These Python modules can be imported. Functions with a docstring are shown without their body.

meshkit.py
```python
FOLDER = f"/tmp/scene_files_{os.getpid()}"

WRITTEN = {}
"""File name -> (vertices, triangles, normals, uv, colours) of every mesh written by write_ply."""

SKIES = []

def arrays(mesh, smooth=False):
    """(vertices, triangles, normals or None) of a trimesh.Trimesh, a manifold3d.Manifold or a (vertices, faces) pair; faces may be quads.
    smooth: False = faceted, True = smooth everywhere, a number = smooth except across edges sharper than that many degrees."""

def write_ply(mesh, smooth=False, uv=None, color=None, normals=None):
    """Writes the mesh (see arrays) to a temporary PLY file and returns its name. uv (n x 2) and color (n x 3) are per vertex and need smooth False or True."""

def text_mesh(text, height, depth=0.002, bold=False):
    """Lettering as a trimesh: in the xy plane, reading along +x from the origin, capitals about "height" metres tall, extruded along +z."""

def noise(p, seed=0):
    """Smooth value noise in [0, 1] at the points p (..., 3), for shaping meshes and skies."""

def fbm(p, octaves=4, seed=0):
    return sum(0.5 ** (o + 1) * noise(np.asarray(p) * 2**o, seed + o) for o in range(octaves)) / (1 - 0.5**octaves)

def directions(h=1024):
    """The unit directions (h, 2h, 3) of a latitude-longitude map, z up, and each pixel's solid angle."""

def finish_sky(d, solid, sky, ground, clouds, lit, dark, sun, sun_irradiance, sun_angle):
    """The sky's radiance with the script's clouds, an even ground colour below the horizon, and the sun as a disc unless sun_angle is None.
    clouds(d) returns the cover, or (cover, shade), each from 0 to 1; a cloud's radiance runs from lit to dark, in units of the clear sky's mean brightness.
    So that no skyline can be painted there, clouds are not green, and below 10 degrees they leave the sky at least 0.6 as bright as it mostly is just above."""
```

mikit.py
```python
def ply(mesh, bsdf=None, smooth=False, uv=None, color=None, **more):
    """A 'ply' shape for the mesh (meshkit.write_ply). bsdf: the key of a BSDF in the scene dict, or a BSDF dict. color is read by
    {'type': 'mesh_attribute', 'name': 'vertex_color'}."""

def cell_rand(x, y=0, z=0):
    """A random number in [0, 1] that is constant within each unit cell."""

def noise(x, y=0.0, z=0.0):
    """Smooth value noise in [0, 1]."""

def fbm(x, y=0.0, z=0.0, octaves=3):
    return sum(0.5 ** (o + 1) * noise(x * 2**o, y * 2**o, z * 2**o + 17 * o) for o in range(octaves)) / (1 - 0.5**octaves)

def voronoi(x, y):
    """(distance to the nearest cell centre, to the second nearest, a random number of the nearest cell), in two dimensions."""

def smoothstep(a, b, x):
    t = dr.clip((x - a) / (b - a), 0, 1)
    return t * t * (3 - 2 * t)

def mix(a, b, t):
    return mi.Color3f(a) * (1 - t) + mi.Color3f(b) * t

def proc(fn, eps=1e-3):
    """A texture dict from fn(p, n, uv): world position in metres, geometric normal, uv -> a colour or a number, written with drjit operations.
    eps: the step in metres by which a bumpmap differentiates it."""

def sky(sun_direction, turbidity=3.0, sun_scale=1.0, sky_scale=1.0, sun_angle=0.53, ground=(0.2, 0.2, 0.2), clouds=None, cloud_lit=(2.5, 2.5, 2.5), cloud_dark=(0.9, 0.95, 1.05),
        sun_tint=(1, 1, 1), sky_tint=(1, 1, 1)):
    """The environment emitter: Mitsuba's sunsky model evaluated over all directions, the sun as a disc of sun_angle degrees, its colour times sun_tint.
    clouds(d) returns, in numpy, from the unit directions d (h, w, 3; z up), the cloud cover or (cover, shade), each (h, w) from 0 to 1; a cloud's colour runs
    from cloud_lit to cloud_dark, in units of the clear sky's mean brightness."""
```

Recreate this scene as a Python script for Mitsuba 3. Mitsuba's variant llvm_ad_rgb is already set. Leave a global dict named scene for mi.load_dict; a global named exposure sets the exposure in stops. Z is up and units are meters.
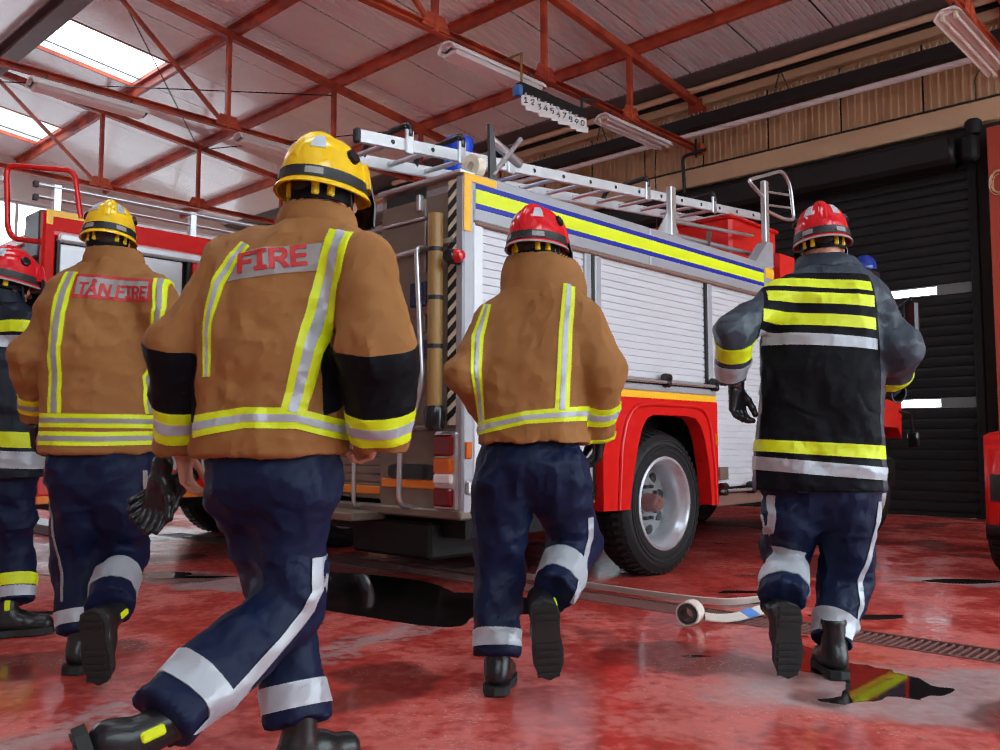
import math, random
import numpy as np, trimesh, mitsuba as mi, drjit as dr, mikit, meshkit
import manifold3d as m3
from mikit import proc, fbm, noise, smoothstep, mix
from shapely.geometry import Polygon, LineString

T = mi.ScalarTransform4f
scene, labels = {}, {}
rng = random.Random(7)

# ---------------------------------------------------------------- camera, sky, exposure
YAW, PITCH, EYE = math.radians(43.35), math.radians(4.36), 0.95
CAM_FWD = np.array([-math.sin(YAW), math.cos(YAW), 0.0])          # horizontal heading of the camera
CAM_RIGHT = np.array([math.cos(YAW), math.sin(YAW), 0.0])
_d = CAM_FWD * math.cos(PITCH) + np.array([0, 0, math.sin(PITCH)])
scene['camera'] = {'type': 'perspective', 'fov': 58.66, 'fov_axis': 'x', 'near_clip': 0.05, 'far_clip': 300.0,
                   'to_world': T().look_at(origin=[0, 0, EYE], target=[float(_d[0]), float(_d[1]), EYE + float(_d[2])], up=[0, 0, 1])}
scene['sky'] = mikit.sky((0.45, -0.35, 0.8), turbidity=4.0, sun_angle=None, sun_scale=0.0, sky_scale=1.0, ground=(0.25, 0.25, 0.25),
                         clouds=lambda d: np.ones(d.shape[:2]), cloud_lit=(2.15, 2.50, 2.72), cloud_dark=(1.0, 1.0, 1.0))
exposure = 4.2

# ---------------------------------------------------------------- materials
def P(name, col, rough=0.5, metallic=0.0, **kw):
    c = {'type': 'rgb', 'value': list(col)} if isinstance(col, (tuple, list)) else col
    r = rough if not isinstance(rough, (int, float)) else float(rough)
    scene[name] = {'type': 'twosided', 'bsdf': {'type': 'principled', 'base_color': c, 'roughness': r, 'metallic': float(metallic), **kw}}
    return name
def PB(name, col, rough, bump, scale=1.0, metallic=0.0, eps=2e-3, **kw):
    c = {'type': 'rgb', 'value': list(col)} if isinstance(col, (tuple, list)) else col
    r = rough if not isinstance(rough, (int, float)) else float(rough)
    scene[name] = {'type': 'twosided', 'bsdf': {'type': 'bumpmap', 'arbitrary': proc(bump, eps), 'scale': float(scale),
                   'bsdf': {'type': 'principled', 'base_color': c, 'roughness': r, 'metallic': float(metallic), **kw}}}
    return name

def blob(x, y, cx, cy, rx, ry, ang=0.0):
    c, s = math.cos(ang), math.sin(ang)
    u, v = ((x - cx) * c + (y - cy) * s) / rx, (-(x - cx) * s + (y - cy) * c) / ry
    return dr.sqrt(u * u + v * v)
def floor_fields(p):
    x, y = p.x, p.y
    n1, n2, n3 = fbm(x * 0.9, y * 0.9, 3.0), fbm(x * 4.5, y * 4.5, 1.0, octaves=4), fbm(x * 26.0, y * 26.0, 2.0)
    worn = smoothstep(0.50, 0.66, 0.45 * n1 + 0.35 * n2 + 0.2 * n3)
    # the long worn grey streak on the paint, and bare concrete round the wet patches
    ax, ay, bx, by = -3.05, 0.8, -3.75, 4.1
    L2 = (bx - ax) ** 2 + (by - ay) ** 2
    t = dr.clip(((x - ax) * (bx - ax) + (y - ay) * (by - ay)) / L2, 0.0, 1.0)
    dl = dr.sqrt(dr.square(x - ax - t * (bx - ax)) + dr.square(y - ay - t * (by - ay)))
    streak = (1.0 - smoothstep(0.05, 0.19, dl + 0.35 * (n2 - 0.5))) * smoothstep(0.28, 0.55, n3 * 0.5 + n2 * 0.5)
    grey = mi.Float(0.0)
    for cx, cy, rx, ry, a in ((-1.40, 3.50, 0.80, 0.50, 0.75), (-1.0, 4.0, 0.5, 0.35, .7), (-5.7, 3.15, 1.0, 0.35, 0.25), (-2.55, 4.9, 0.35, 0.2, 0.2), (-1.95, 6.7, 0.5, 0.22, 0.3), (-4.9, 3.6, 0.9, 0.3, 0.1), (-9.6, 4.4, 1.6, 0.5, 0.1), (-5.5, 4.6, 1.1, 0.45, 0.2)):
        grey = dr.maximum(grey, (1.0 - smoothstep(0.55, 1.05, blob(x, y, cx, cy, rx, ry, a) + 0.9 * (n2 - 0.5))) * (0.55 + 0.45 * n3))
    grey = dr.maximum(grey * 0.9, streak * 0.62)
    dark = smoothstep(0.585, 0.68, fbm(x * 1.7 + 31.0, y * 1.7, 5.0, octaves=4)) * (0.55 + 0.45 * n2)
    speck = smoothstep(0.74, 0.82, noise(x * 95.0, y * 95.0, 9.0) * 0.6 + n2 * 0.4)
    return n1, n2, n3, worn, grey, dark, speck
def floor_col(p, n, uv):
    n1, n2, n3, worn, grey, dark, speck = floor_fields(p)
    c = mix((0.36, 0.032, 0.027), (0.55, 0.082, 0.066), smoothstep(0.25, 0.75, n2 * 0.5 + n3 * 0.5))
    c = mix(c, (0.62, 0.20, 0.17), worn * 0.40)
    c = mix(c, (0.36, 0.32, 0.32), grey)
    c = mix(c, (0.060, 0.016, 0.014), dark * 0.85)
    return mix(c, (0.55, 0.42, 0.42), speck * 0.3)
def floor_rough(p, n, uv):
    n1, n2, n3, worn, grey, dark, speck = floor_fields(p)
    return dr.clip(0.15 + 0.20 * (n2 - 0.35) + 0.12 * worn + 0.15 * grey - 0.06 * dark, 0.08, 0.6)
P('mat_floor', proc(floor_col), proc(floor_rough), specular=0.55)
P('mat_puddle', (0.012, 0.008, 0.008), 0.03, specular=0.5)
def roof_col(p, n, uv):
    a = fbm(p.x * 0.7, p.y * 0.5, 2.0, octaves=4)
    b = fbm(p.x * 3.0, p.y * 0.6, 8.0)
    return mix((0.84, 0.82, 0.82), (0.96, 0.95, 0.96), dr.clip(a * 0.7 + b * 0.5 - 0.1, 0, 1))
P('mat_roof', proc(roof_col), 0.16, 0.25, specular=0.7)
P('mat_roof_dark', (0.10, 0.085, 0.08), 0.6)
P('mat_joint', (0.02, 0.015, 0.015), 0.7)
def steel_col(p, n, uv):
    a = fbm(p.x * 3.0, p.y * 3.0, p.z * 3.0, octaves=4)
    return mix((0.30, 0.036, 0.020), (0.52, 0.085, 0.032), smoothstep(0.3, 0.7, a))
P('mat_truss', proc(steel_col), 0.42, specular=0.5)
P('mat_post', (0.40, 0.05, 0.02), 0.45)
P('mat_beam_dark', (0.12, 0.045, 0.045), 0.45)
def clad_col(p, n, uv):
    a = fbm(p.x * 9.0, p.z * 1.3, 3.0, octaves=4)
    b = fbm(p.x * 1.2, p.z * 2.0, 7.0)
    c = mix((0.46, 0.27, 0.14), (0.62, 0.40, 0.23), a)
    return mix(c, (0.30, 0.14, 0.06), smoothstep(0.5, 0.75, b) * 0.6)
P('mat_clad', proc(clad_col), 0.55)
P('mat_pipe_beige', (0.62, 0.40, 0.24), 0.5)
P('mat_pipe_silver', (0.85, 0.85, 0.85), 0.25, 0.2)
P('mat_black', (0.012, 0.012, 0.013), 0.5)
P('mat_black_gloss', (0.010, 0.010, 0.012), 0.15)
P('mat_rubber', (0.013, 0.013, 0.014), 0.55, specular=0.3)
def door_col(p, n, uv):
    a = fbm(p.x * 1.5, p.z * 3.0, 1.0, octaves=4)
    return mix((0.008, 0.0078, 0.008), (0.017, 0.016, 0.016), a)
P('mat_door', proc(door_col), 0.42, specular=0.3)
P('mat_door_grey', (0.14, 0.14, 0.14), 0.45)
P('mat_wall_white', (0.72, 0.70, 0.68), 0.6)
P('mat_concrete', (0.36, 0.36, 0.35), 0.8)
P('mat_foam', (0.72, 0.50, 0.33), 0.6)
P('mat_wall_plain', (0.72, 0.70, 0.67), 0.7)
scene['mat_glass'] = {'type': 'thindielectric', 'int_ior': 1.5}
P('mat_white', (0.86, 0.85, 0.83), 0.4)
P('mat_tube', (0.85, 0.83, 0.80), 0.25)
P('mat_lamp_body', (0.84, 0.83, 0.81), 0.4)
P('mat_red_paint', (0.62, 0.012, 0.010), 0.20, specular=0.4, clearcoat=0.15, clearcoat_gloss=0.9)
P('mat_red_vinyl', (0.62, 0.010, 0.008), 0.45, specular=0.15)
P('mat_red_lens', (0.16, 0.004, 0.006), 0.08, specular=0.6)
P('mat_orange_lens', (0.62, 0.12, 0.008), 0.12)
P('mat_orange', (0.80, 0.22, 0.015), 0.35)
P('mat_yellow_orange', (0.88, 0.47, 0.02), 0.35)
P('mat_yellow_hv', (0.70, 0.80, 0.01), 0.35)
P('mat_blue', (0.006, 0.016, 0.30), 0.35)
P('mat_blue_plastic', (0.01, 0.06, 0.55), 0.3)
P('mat_blue_dome', (0.01, 0.04, 0.28), 0.06, specular=0.6)
P('mat_alu', (0.60, 0.61, 0.63), 0.32, 0.85)
P('mat_alu_light', (0.64, 0.65, 0.67), 0.38, 0.35)
P('mat_grey_panel', (0.36, 0.37, 0.40), 0.32, 0.25)
P('mat_shutter', (0.58, 0.58, 0.61), 0.34, 0.15)
def rear_col(p, n, uv):
    a = fbm(p.x * 5.0, p.y * 5.0, p.z * 5.0, octaves=4)
    return mix((0.145, 0.108, 0.082), (0.235, 0.185, 0.145), a)
P('mat_rear', proc(rear_col), 0.34, 0.35)
P('mat_dark_metal', (0.07, 0.07, 0.075), 0.4, 0.5)
P('mat_frame_black', (0.011, 0.0105, 0.0105), 0.6, specular=0.2)
P('mat_navy_gloss', (0.010, 0.018, 0.07), 0.12)
P('mat_cream', (0.72, 0.65, 0.50), 0.5)
P('mat_tube_tan', (0.30, 0.17, 0.045), 0.4)
P('mat_rim', (0.58, 0.60, 0.64), 0.30, 0.7)
P('mat_rim_face', (0.20, 0.20, 0.21), 0.5, 0.4)
P('mat_rust_rail', (0.20, 0.11, 0.085), 0.5)
P('mat_hub', (0.17, 0.07, 0.06), 0.5)
P('mat_hose', (0.62, 0.56, 0.50), 0.75)
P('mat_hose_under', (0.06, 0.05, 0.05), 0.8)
P('mat_hose_blue', (0.08, 0.22, 0.55), 0.7)
P('mat_grate', (0.20, 0.085, 0.075), 0.5, 0.3)
P('mat_wood', (0.60, 0.45, 0.22), 0.6)
# clothing
def cloth_bump(p, n, uv):
    a = fbm(p.x * 9.0 + 2.0 * noise(p.z * 7.0), p.y * 9.0, p.z * 6.0, octaves=2)
    return 0.022 * dr.abs(a - 0.5) + 0.005 * fbm(p.x * 24.0, p.y * 24.0, p.z * 16.0)
def tan_col(p, n, uv):
    a = fbm(p.x * 7.0, p.y * 7.0, p.z * 7.0, octaves=4)
    return mix((0.240, 0.100, 0.030), (0.325, 0.148, 0.050), a)
PB('mat_tan', proc(tan_col), 0.75, cloth_bump, specular=0.2, sheen=0.3)
PB('mat_navy', (0.0030, 0.0085, 0.036), 0.55, cloth_bump, specular=0.22, sheen=0.15)
PB('mat_coat_dark', (0.009, 0.012, 0.022), 0.5, cloth_bump, specular=0.25, sheen=0.2)
PB('mat_coat_sleeve', (0.030, 0.042, 0.060), 0.42, cloth_bump, specular=0.4, sheen=0.3)
PB('mat_cloth_black', (0.005, 0.0055, 0.008), 0.6, cloth_bump, specular=0.12)
P('mat_silver_tape', (0.42, 0.45, 0.49), 0.4, 0.2)
P('mat_tape_yellow', (0.66, 0.78, 0.006), 0.5)
P('mat_tape_yellow_gold', (0.72, 0.62, 0.01), 0.5)
P('mat_tape_dull', (0.26, 0.245, 0.235), 0.5)
P('mat_badge_red', (0.45, 0.03, 0.03), 0.55)
P('mat_helmet_yellow', (0.80, 0.50, 0.008), 0.12, specular=0.6, clearcoat=0.7, clearcoat_gloss=0.95)
P('mat_helmet_red', (0.60, 0.006, 0.012), 0.10, specular=0.6, clearcoat=0.7, clearcoat_gloss=0.95)
P('mat_skin', (0.50, 0.24, 0.16), 0.5)
P('mat_hair', (0.02, 0.014, 0.010), 0.6)
P('mat_eye', (0.7, 0.68, 0.65), 0.2)
P('mat_leather', (0.010, 0.010, 0.011), 0.32)
P('mat_sole', (0.012, 0.012, 0.012), 0.7)
P('mat_strap_yellow', (0.80, 0.62, 0.01), 0.4)

# ---------------------------------------------------------------- mesh helpers
class MB:
    """Collects boxes, bars, tubes and lathed forms into one mesh."""
    def __init__(self): self.v, self.f, self.n = [], [], 0
    def add(self, v, f):
        v, f = np.asarray(v, float), np.asarray(f, int)
        if f.shape[1] == 4: f = np.vstack([f[:, [0, 1, 2]], f[:, [0, 2, 3]]])
        self.v.append(v); self.f.append(f + self.n); self.n += len(v); return self
    def tm(self, m): return self.add(m.vertices, m.faces)
    def mf(self, m):
        q = m.to_mesh(); return self.add(q.vert_properties[:, :3], q.tri_verts)
    def box(self, x0, x1, y0, y1, z0, z1):
        (x0, x1), (y0, y1), (z0, z1) = sorted((x0, x1)), sorted((y0, y1)), sorted((z0, z1))
        v = [[x, y, z] for x in (x0, x1) for y in (y0, y1) for z in (z0, z1)]
        return self.add(v, BOXF)
    def rbox(self, x0, x1, y0, y1, z0, z1, b=0.01):
        (x0, x1), (y0, y1), (z0, z1) = sorted((x0, x1)), sorted((y0, y1)), sorted((z0, z1))
        b = min(b, 0.45 * min(x1 - x0, y1 - y0, z1 - z0)); pts = []
        for x, sx in ((x0, 1), (x1, -1)):
            for y, sy in ((y0, 1), (y1, -1)):
                for z, sz in ((z0, 1), (z1, -1)):
                    pts += [[x + sx * b, y + sy * b, z], [x + sx * b, y, z + sz * b], [x, y + sy * b, z + sz * b]]
        return self.mf(m3.Manifold.hull_points(np.array(pts)))
    def bar(self, p, q, w, h=None, up=(0, 0, 1)):
        """A square bar from p to q, w across and h in the up direction."""
        h = w if h is None else h
        p, q = np.asarray(p, float), np.asarray(q, float); a = q - p; a /= np.linalg.norm(a)
        s = np.cross(a, up)
        if np.linalg.norm(s) < 1e-6: s = np.cross(a, (1, 0, 0))
        s /= np.linalg.norm(s); u = np.cross(s, a)
        v = [e + s * i * w / 2 + u * j * h / 2 for e in (p, q) for i in (-1, 1) for j in (-1, 1)]
        return self.add(v, BOXF)
    def tube(self, pts, r, n=10, closed=False):
        pts = np.asarray(pts, float); m = len(pts); rs = np.broadcast_to(r, (m,))
        tan = np.gradient(pts, axis=0) if m > 2 else np.repeat([pts[-1] - pts[0]], m, 0)
        tan /= np.linalg.norm(tan, axis=1, keepdims=True) + 1e-12
        s = np.cross(tan[0], (0, 0, 1.0));
        if np.linalg.norm(s) < 1e-3: s = np.cross(tan[0], (1.0, 0, 0))
        s /= np.linalg.norm(s); rings = []
        for k in range(m):
            s = s - tan[k] * (s @ tan[k]); s /= np.linalg.norm(s); u = np.cross(tan[k], s)
            a = np.arange(n) * 2 * np.pi / n
            rings.append(pts[k] + rs[k] * (np.cos(a)[:, None] * s + np.sin(a)[:, None] * u))
        v = np.vstack(rings + [pts[:1], pts[-1:]]); f = []
        for k in range(m - 1):
            for j in range(n):
                a, b = k * n + j, k * n + (j + 1) % n
                f += [[a, b, b + n], [a, b + n, a + n]]
        for j in range(n): f += [[m * n, (j + 1) % n, j], [m * n + 1, (m - 1) * n + j, (m - 1) * n + (j + 1) % n]]
        return self.add(v, f)
    def lathe(self, prof, centre, axis='x', n=48, sweep=2 * np.pi):
        """prof: (radius, along) pairs, turned about the axis through centre."""
        prof = np.asarray(prof, float); m = len(prof); a = np.arange(n) * sweep / n
        r, h = prof[:, 0], prof[:, 1]
        c, s = np.outer(r, np.cos(a)), np.outer(r, np.sin(a)); hh = np.repeat(h[:, None], n, 1)
        xyz = {'x': (hh, c, s), 'y': (s, hh, c), 'z': (c, s, hh)}[axis]
        v = np.stack(xyz, -1).reshape(-1, 3) + np.asarray(centre, float); f = []
        for k in range(m - 1):
            for j in range(n):
                p, q = k * n + j, k * n + (j + 1) % n
                f += [[p, q, q + n], [p, q + n, p + n]]
        return self.add(v, f)
    def prism(self, poly, axis, a, b):
        """Extrudes a polygon (list of 2-d points) along an axis from a to b; the 2-d axes are the two others in order."""
        g = poly if isinstance(poly, Polygon) else Polygon(poly)
        m = trimesh.creation.extrude_polygon(g, abs(b - a), engine='earcut'); v = np.array(m.vertices); f = np.array(m.faces)
        v[:, 2] += min(a, b)
        if axis == 'z': w = v
        elif axis == 'x': w = v[:, [2, 0, 1]]
        else: w, f = v[:, [0, 2, 1]], f[:, ::-1]
        return self.add(w, f)
    def mesh(self): return np.vstack(self.v), np.vstack(self.f)
BOXF = [[0, 1, 3], [0, 3, 2], [4, 6, 7], [4, 7, 5], [0, 4, 5], [0, 5, 1], [2, 3, 7], [2, 7, 6], [0, 2, 6], [0, 6, 4], [1, 5, 7], [1, 7, 3]]
B = lambda *a: MB().box(*a)
R = lambda *a: MB().rbox(*a)

used = {}
def numbered(key):
    k = used.get(key, 0); used[key] = k + 1
    return key if k == 0 else f'{key}_{k:03d}'
def put(name, mesh, mat, parent=None, smooth=30, label=None, cat=None, group=None, kind=None, to_world=None):
    key = numbered((parent + '__' if parent else '') + name)
    d = mesh if isinstance(mesh, dict) else mikit.ply(mesh.mesh() if isinstance(mesh, MB) else mesh, mat, smooth)
    d = dict(d)
    if to_world is not None: d['to_world'] = to_world
    scene[key] = d; tag(key, label, cat, group, kind)
    return key
def tag(key, label=None, cat=None, group=None, kind=None):
    e = {k: v for k, v in dict(label=label, category=cat, group=group, kind=kind).items() if v}
    if e: labels[key] = e
def thing(name, label, cat, group=None):
    key = numbered(name); tag(key, label, cat, group); return key
def fillet(pts, r=0.04, n=5):
    """Rounds the corners of a polyline."""
    pts = [np.asarray(p, float) for p in pts]; out = [pts[0]]
    for a, b, c in zip(pts, pts[1:], pts[2:]):
        u, w = a - b, c - b; lu, lw = np.linalg.norm(u), np.linalg.norm(w); k = min(r, lu / 2.1, lw / 2.1)
        p, q = b + u / lu * k, b + w / lw * k
        for t in np.linspace(0, 1, n): out.append((1 - t) ** 2 * p + 2 * t * (1 - t) * b + t * t * q)
    return out + [pts[-1]]
# ================================================================ THE ROOM
YD, XL, XR, YB = 12.35, -21.0, 4.2, -8.0            # door wall, far left wall, right wall, back wall
zchord = lambda y: 6.41 + 0.115 * (12.3 - y)        # top chord of the trusses
zroof = lambda y: zchord(y) + 0.16
DRAIN_Y0, DRAIN_Y1 = 4.33, 4.62

fl = MB().box(XL, XR, YB, DRAIN_Y0, -0.3, 0).box(XL, XR, DRAIN_Y1, YD + 0.06, -0.3, 0).box(XL, -9.0, DRAIN_Y0, DRAIN_Y1, -0.3, 0).box(2.0, XR, DRAIN_Y0, DRAIN_Y1, -0.3, 0)
put('floor', fl, 'mat_floor', smooth=False, kind='structure')
put('floor_channel', B(-9.0, 2.0, DRAIN_Y0, DRAIN_Y1, -0.3, -0.12), 'mat_frame_black', 'floor', False)
put('apron', MB().box(XR, XR + 25, YB - 6, YD + 20, -0.3, -0.005).box(XL, XR, YD + 0.06, YD + 20, -0.3, -0.005), 'mat_concrete', smooth=False, kind='structure')
g = thing('drain_grating', 'long rusty slotted drain grating set into the red floor', 'drain grating')
for y in (DRAIN_Y0 + 0.012, DRAIN_Y1 - 0.012): put('edge_bar', B(-9.0, 2.0, y - 0.011, y + 0.011, -0.05, 0.003), 'mat_grate', g, False)
slot = mikit.ply(R(-0.0065, 0.0065, DRAIN_Y0 + 0.022, DRAIN_Y1 - 0.022, -0.028, 0.001, 0.003).mesh(), 'mat_grate', 30)
for k in range(122): put('grating_bar', slot, None, g, to_world=T().translate([-4.3 + 0.036 * k, 0, 0]))
rest = MB()
for k in range(110): rest.box(-9.0 + 0.042 * k, -8.983 + 0.042 * k, DRAIN_Y0 + 0.022, DRAIN_Y1 - 0.022, -0.028, 0.001)
put('grating_bars_beyond', rest, 'mat_grate', g, False, kind='stuff')

# ---- roof: corrugated sheets, one per strip and bay
PW, X0 = 1.125, -3.65
PURLIN_Y = [4.75, 6.67, 8.57, 10.50, 12.2]
BAYS = [(4.75, 6.67), (6.67, 8.57), (8.57, 10.50), (10.50, 11.72)]
SKY = {(9, 0), (13, 0)}; SKYW = PW + 0.32                               # (strip, bay) that are clear skylights
def sheet(y0, y1, dark=False):
    m, ribs = MB(), 12; d = (PW - 0.02) / ribs                # narrow boards with an open joint between them
    for k in range(ribs):
        u = k * d - PW + 0.01; c = [(u, 0.018), (u + 0.006, 0.0), (u + 0.89 * d - 0.006, 0.0), (u + 0.89 * d, 0.018)]
        m.add([[x, y, zroof(y) + z] for y in (y0, y1) for x, z in c], [[j, j + 1, 5 + j, 4 + j] for j in range(3)])
    return m
roof = 'ceiling'
deck = MB()
def quad_roof(m, x0, x1, y0, y1, off):
    m.add([[x, y, zroof(y) + off + t] for x in (x0, x1) for y in (y0, y1) for t in (0, 0.03)], BOXF)
bay_sheets = [mikit.ply(sheet(a, b).mesh(), 'mat_roof', False) for a, b in BAYS]
for k in range(-10, 16):
    x1 = X0 - k * PW
    for j, (a, b) in enumerate(BAYS):
        if (k, j) in SKY: continue
        quad_roof(deck, x1 - PW, x1 - (SKYW - PW if (k - 1, j) in SKY else 0), a, b, 0.045)
quad_roof(deck, XL - 0.5, X0 - 16 * PW, 4.75, 11.72, 0.045); quad_roof(deck, XL - 0.5, XR + 0.3, 11.72, YD + 0.3, 0.045)
# behind the camera: one long pitch with its own rooflights
RL = [(-13.4, -12.2), (-9.4, -8.0), (-5.4, -3.8), (-1.8, -0.2)]
YR0, YR1 = 0.8, 3.4
edges = sorted([XL - 0.5, XR + 0.3] + [e for r in RL for e in r])
for a, b in zip(edges, edges[1:]):
    if (a, b) not in RL: quad_roof(deck, a, b, YR0, YR1, 0.045)
quad_roof(deck, XL - 0.5, XR + 0.3, YR1, 4.75, 0.045); quad_roof(deck, XL - 0.5, XR + 0.3, YB - 0.3, YR0, 0.045)
put(roof, deck, 'mat_joint', smooth=False, kind='structure')
for k in range(-10, 16):
    for j, (a, b) in enumerate(BAYS):
        if (k, j) in SKY: continue
        put('roof_sheet', bay_sheets[j], None, roof, to_world=T().translate([X0 - k * PW - (SKYW - PW if (k - 1, j) in SKY else 0), 0, 0]).scale([(2 * PW - SKYW) / PW if (k - 1, j) in SKY else 1, 1, 1]))
under = MB(); quad_roof(under, XL, XR, YB, YR0, -0.01); quad_roof(under, XL, XR, YR1, 4.72, -0.01); put('roof_lining', under, 'mat_roof', roof, False)
under = MB(); quad_roof(under, XL, XR, 11.72, YD, -0.03); put('eaves_flashing', under, 'mat_roof_dark', roof, False)
for n, (k, j) in enumerate(sorted(SKY)):
    a, b = BAYS[j]; x1 = X0 - k * PW; x0 = x1 - SKYW
    t = thing('skylight', ['bright clear skylight in the roof nearest the ladder truck', 'bright clear skylight at the far left edge of the roof'][n], 'skylight')
    fr = MB()
    for xa, xb, ya, yb in ((x0, x0 + 0.03, a, b), (x1 - 0.03, x1, a, b), (x0, x1, a, a + 0.04), (x0, x1, b - 0.04, b)):
        fr.add([[x, y, zroof(y) + q] for x in (xa, xb) for y in (ya, yb) for q in (-0.01, 0.055)], BOXF)
    put('frame', fr, 'mat_truss', t, False)
    xm = x0 + 0.34
    put('glazing_bar', MB().bar((xm, a, zroof(a) + 0.03), (xm, b, zroof(b) + 0.03), 0.02), 'mat_dark_metal', t, False)
    for xa, xb in ((x0 + 0.04, xm - 0.01), (xm + 0.01, x1 - 0.04)):
        put('pane', MB().add([[xa, a, zroof(a) + .05], [xb, a, zroof(a) + .05], [xb, b, zroof(b) + .05], [xa, b, zroof(b) + .05]], [[0, 1, 2, 3]]), 'mat_glass', t, False)

# ---- door wall: cladding panels over a lintel beam, roller door, steel post
wf = 'wall_front'
DX0, DX1, DZ = -9.6, -3.24, 5.04
wallm = MB().box(XL, DX0, YD + 0.06, YD + 0.3, 0, 5.33).box(DX1 - 0.08, XR, YD + 0.06, YD + 0.3, 0, 5.33).box(XL, XR, YD + 0.06, YD + 0.3, 5.33, 7.0).box(DX0, DX1, YD + .06, YD + .3, DZ + 0.1, 5.33)
put(wf, wallm, 'mat_joint', smooth=False, kind='structure')
def clad_sheet(w, h, ribs=11):
    xs, ys = [], []; d = w / ribs
    for k in range(ribs): u = k * d; xs += [u, u + 0.6 * d, u + 0.68 * d, u + 0.92 * d]; ys += [0, 0, -0.02, -0.02]
    xs.append(w); ys.append(0); n = len(xs)
    return MB().add([[x, y, z] for z in (0, h) for x, y in zip(xs, ys)], [[k, k + 1, n + k + 1, n + k] for k in range(n - 1)])
cs = mikit.ply(clad_sheet(1.09, 1.16).mesh(), 'mat_clad', False)
cs2 = mikit.ply(clad_sheet(1.09, 5.3).mesh(), 'mat_clad', False)
for k in range(-9, 16):
    x = -3.86 - 1.115 * (k + 1) + 0.012
    put('cladding_panel', cs, None, wf, to_world=T().translate([x, YD + 0.03, 5.36]))
    if k < -1 or k > 5: put('cladding_panel', cs2, None, wf, to_world=T().translate([x, YD + 0.03, 0.0]))
put('lintel_beam', R(-9.9, -2.6, YD - 0.06, YD + 0.08, DZ, 5.33, 0.012), 'mat_pipe_beige', wf, 30)
put('lintel_ledge', B(-9.9, XR, YD - 0.07, YD + 0.05, 5.33, 5.352), 'mat_joint', wf, False)
put('eaves_rail', R(XL, XR, YD - 0.10, YD + 0.05, 6.32, 6.46, 0.01), 'mat_pipe_beige', wf, 30)
put('eaves_flashing', B(XL, XR, YD - 0.14, YD - 0.02, 6.46, 6.5), 'mat_joint', wf, False)

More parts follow.
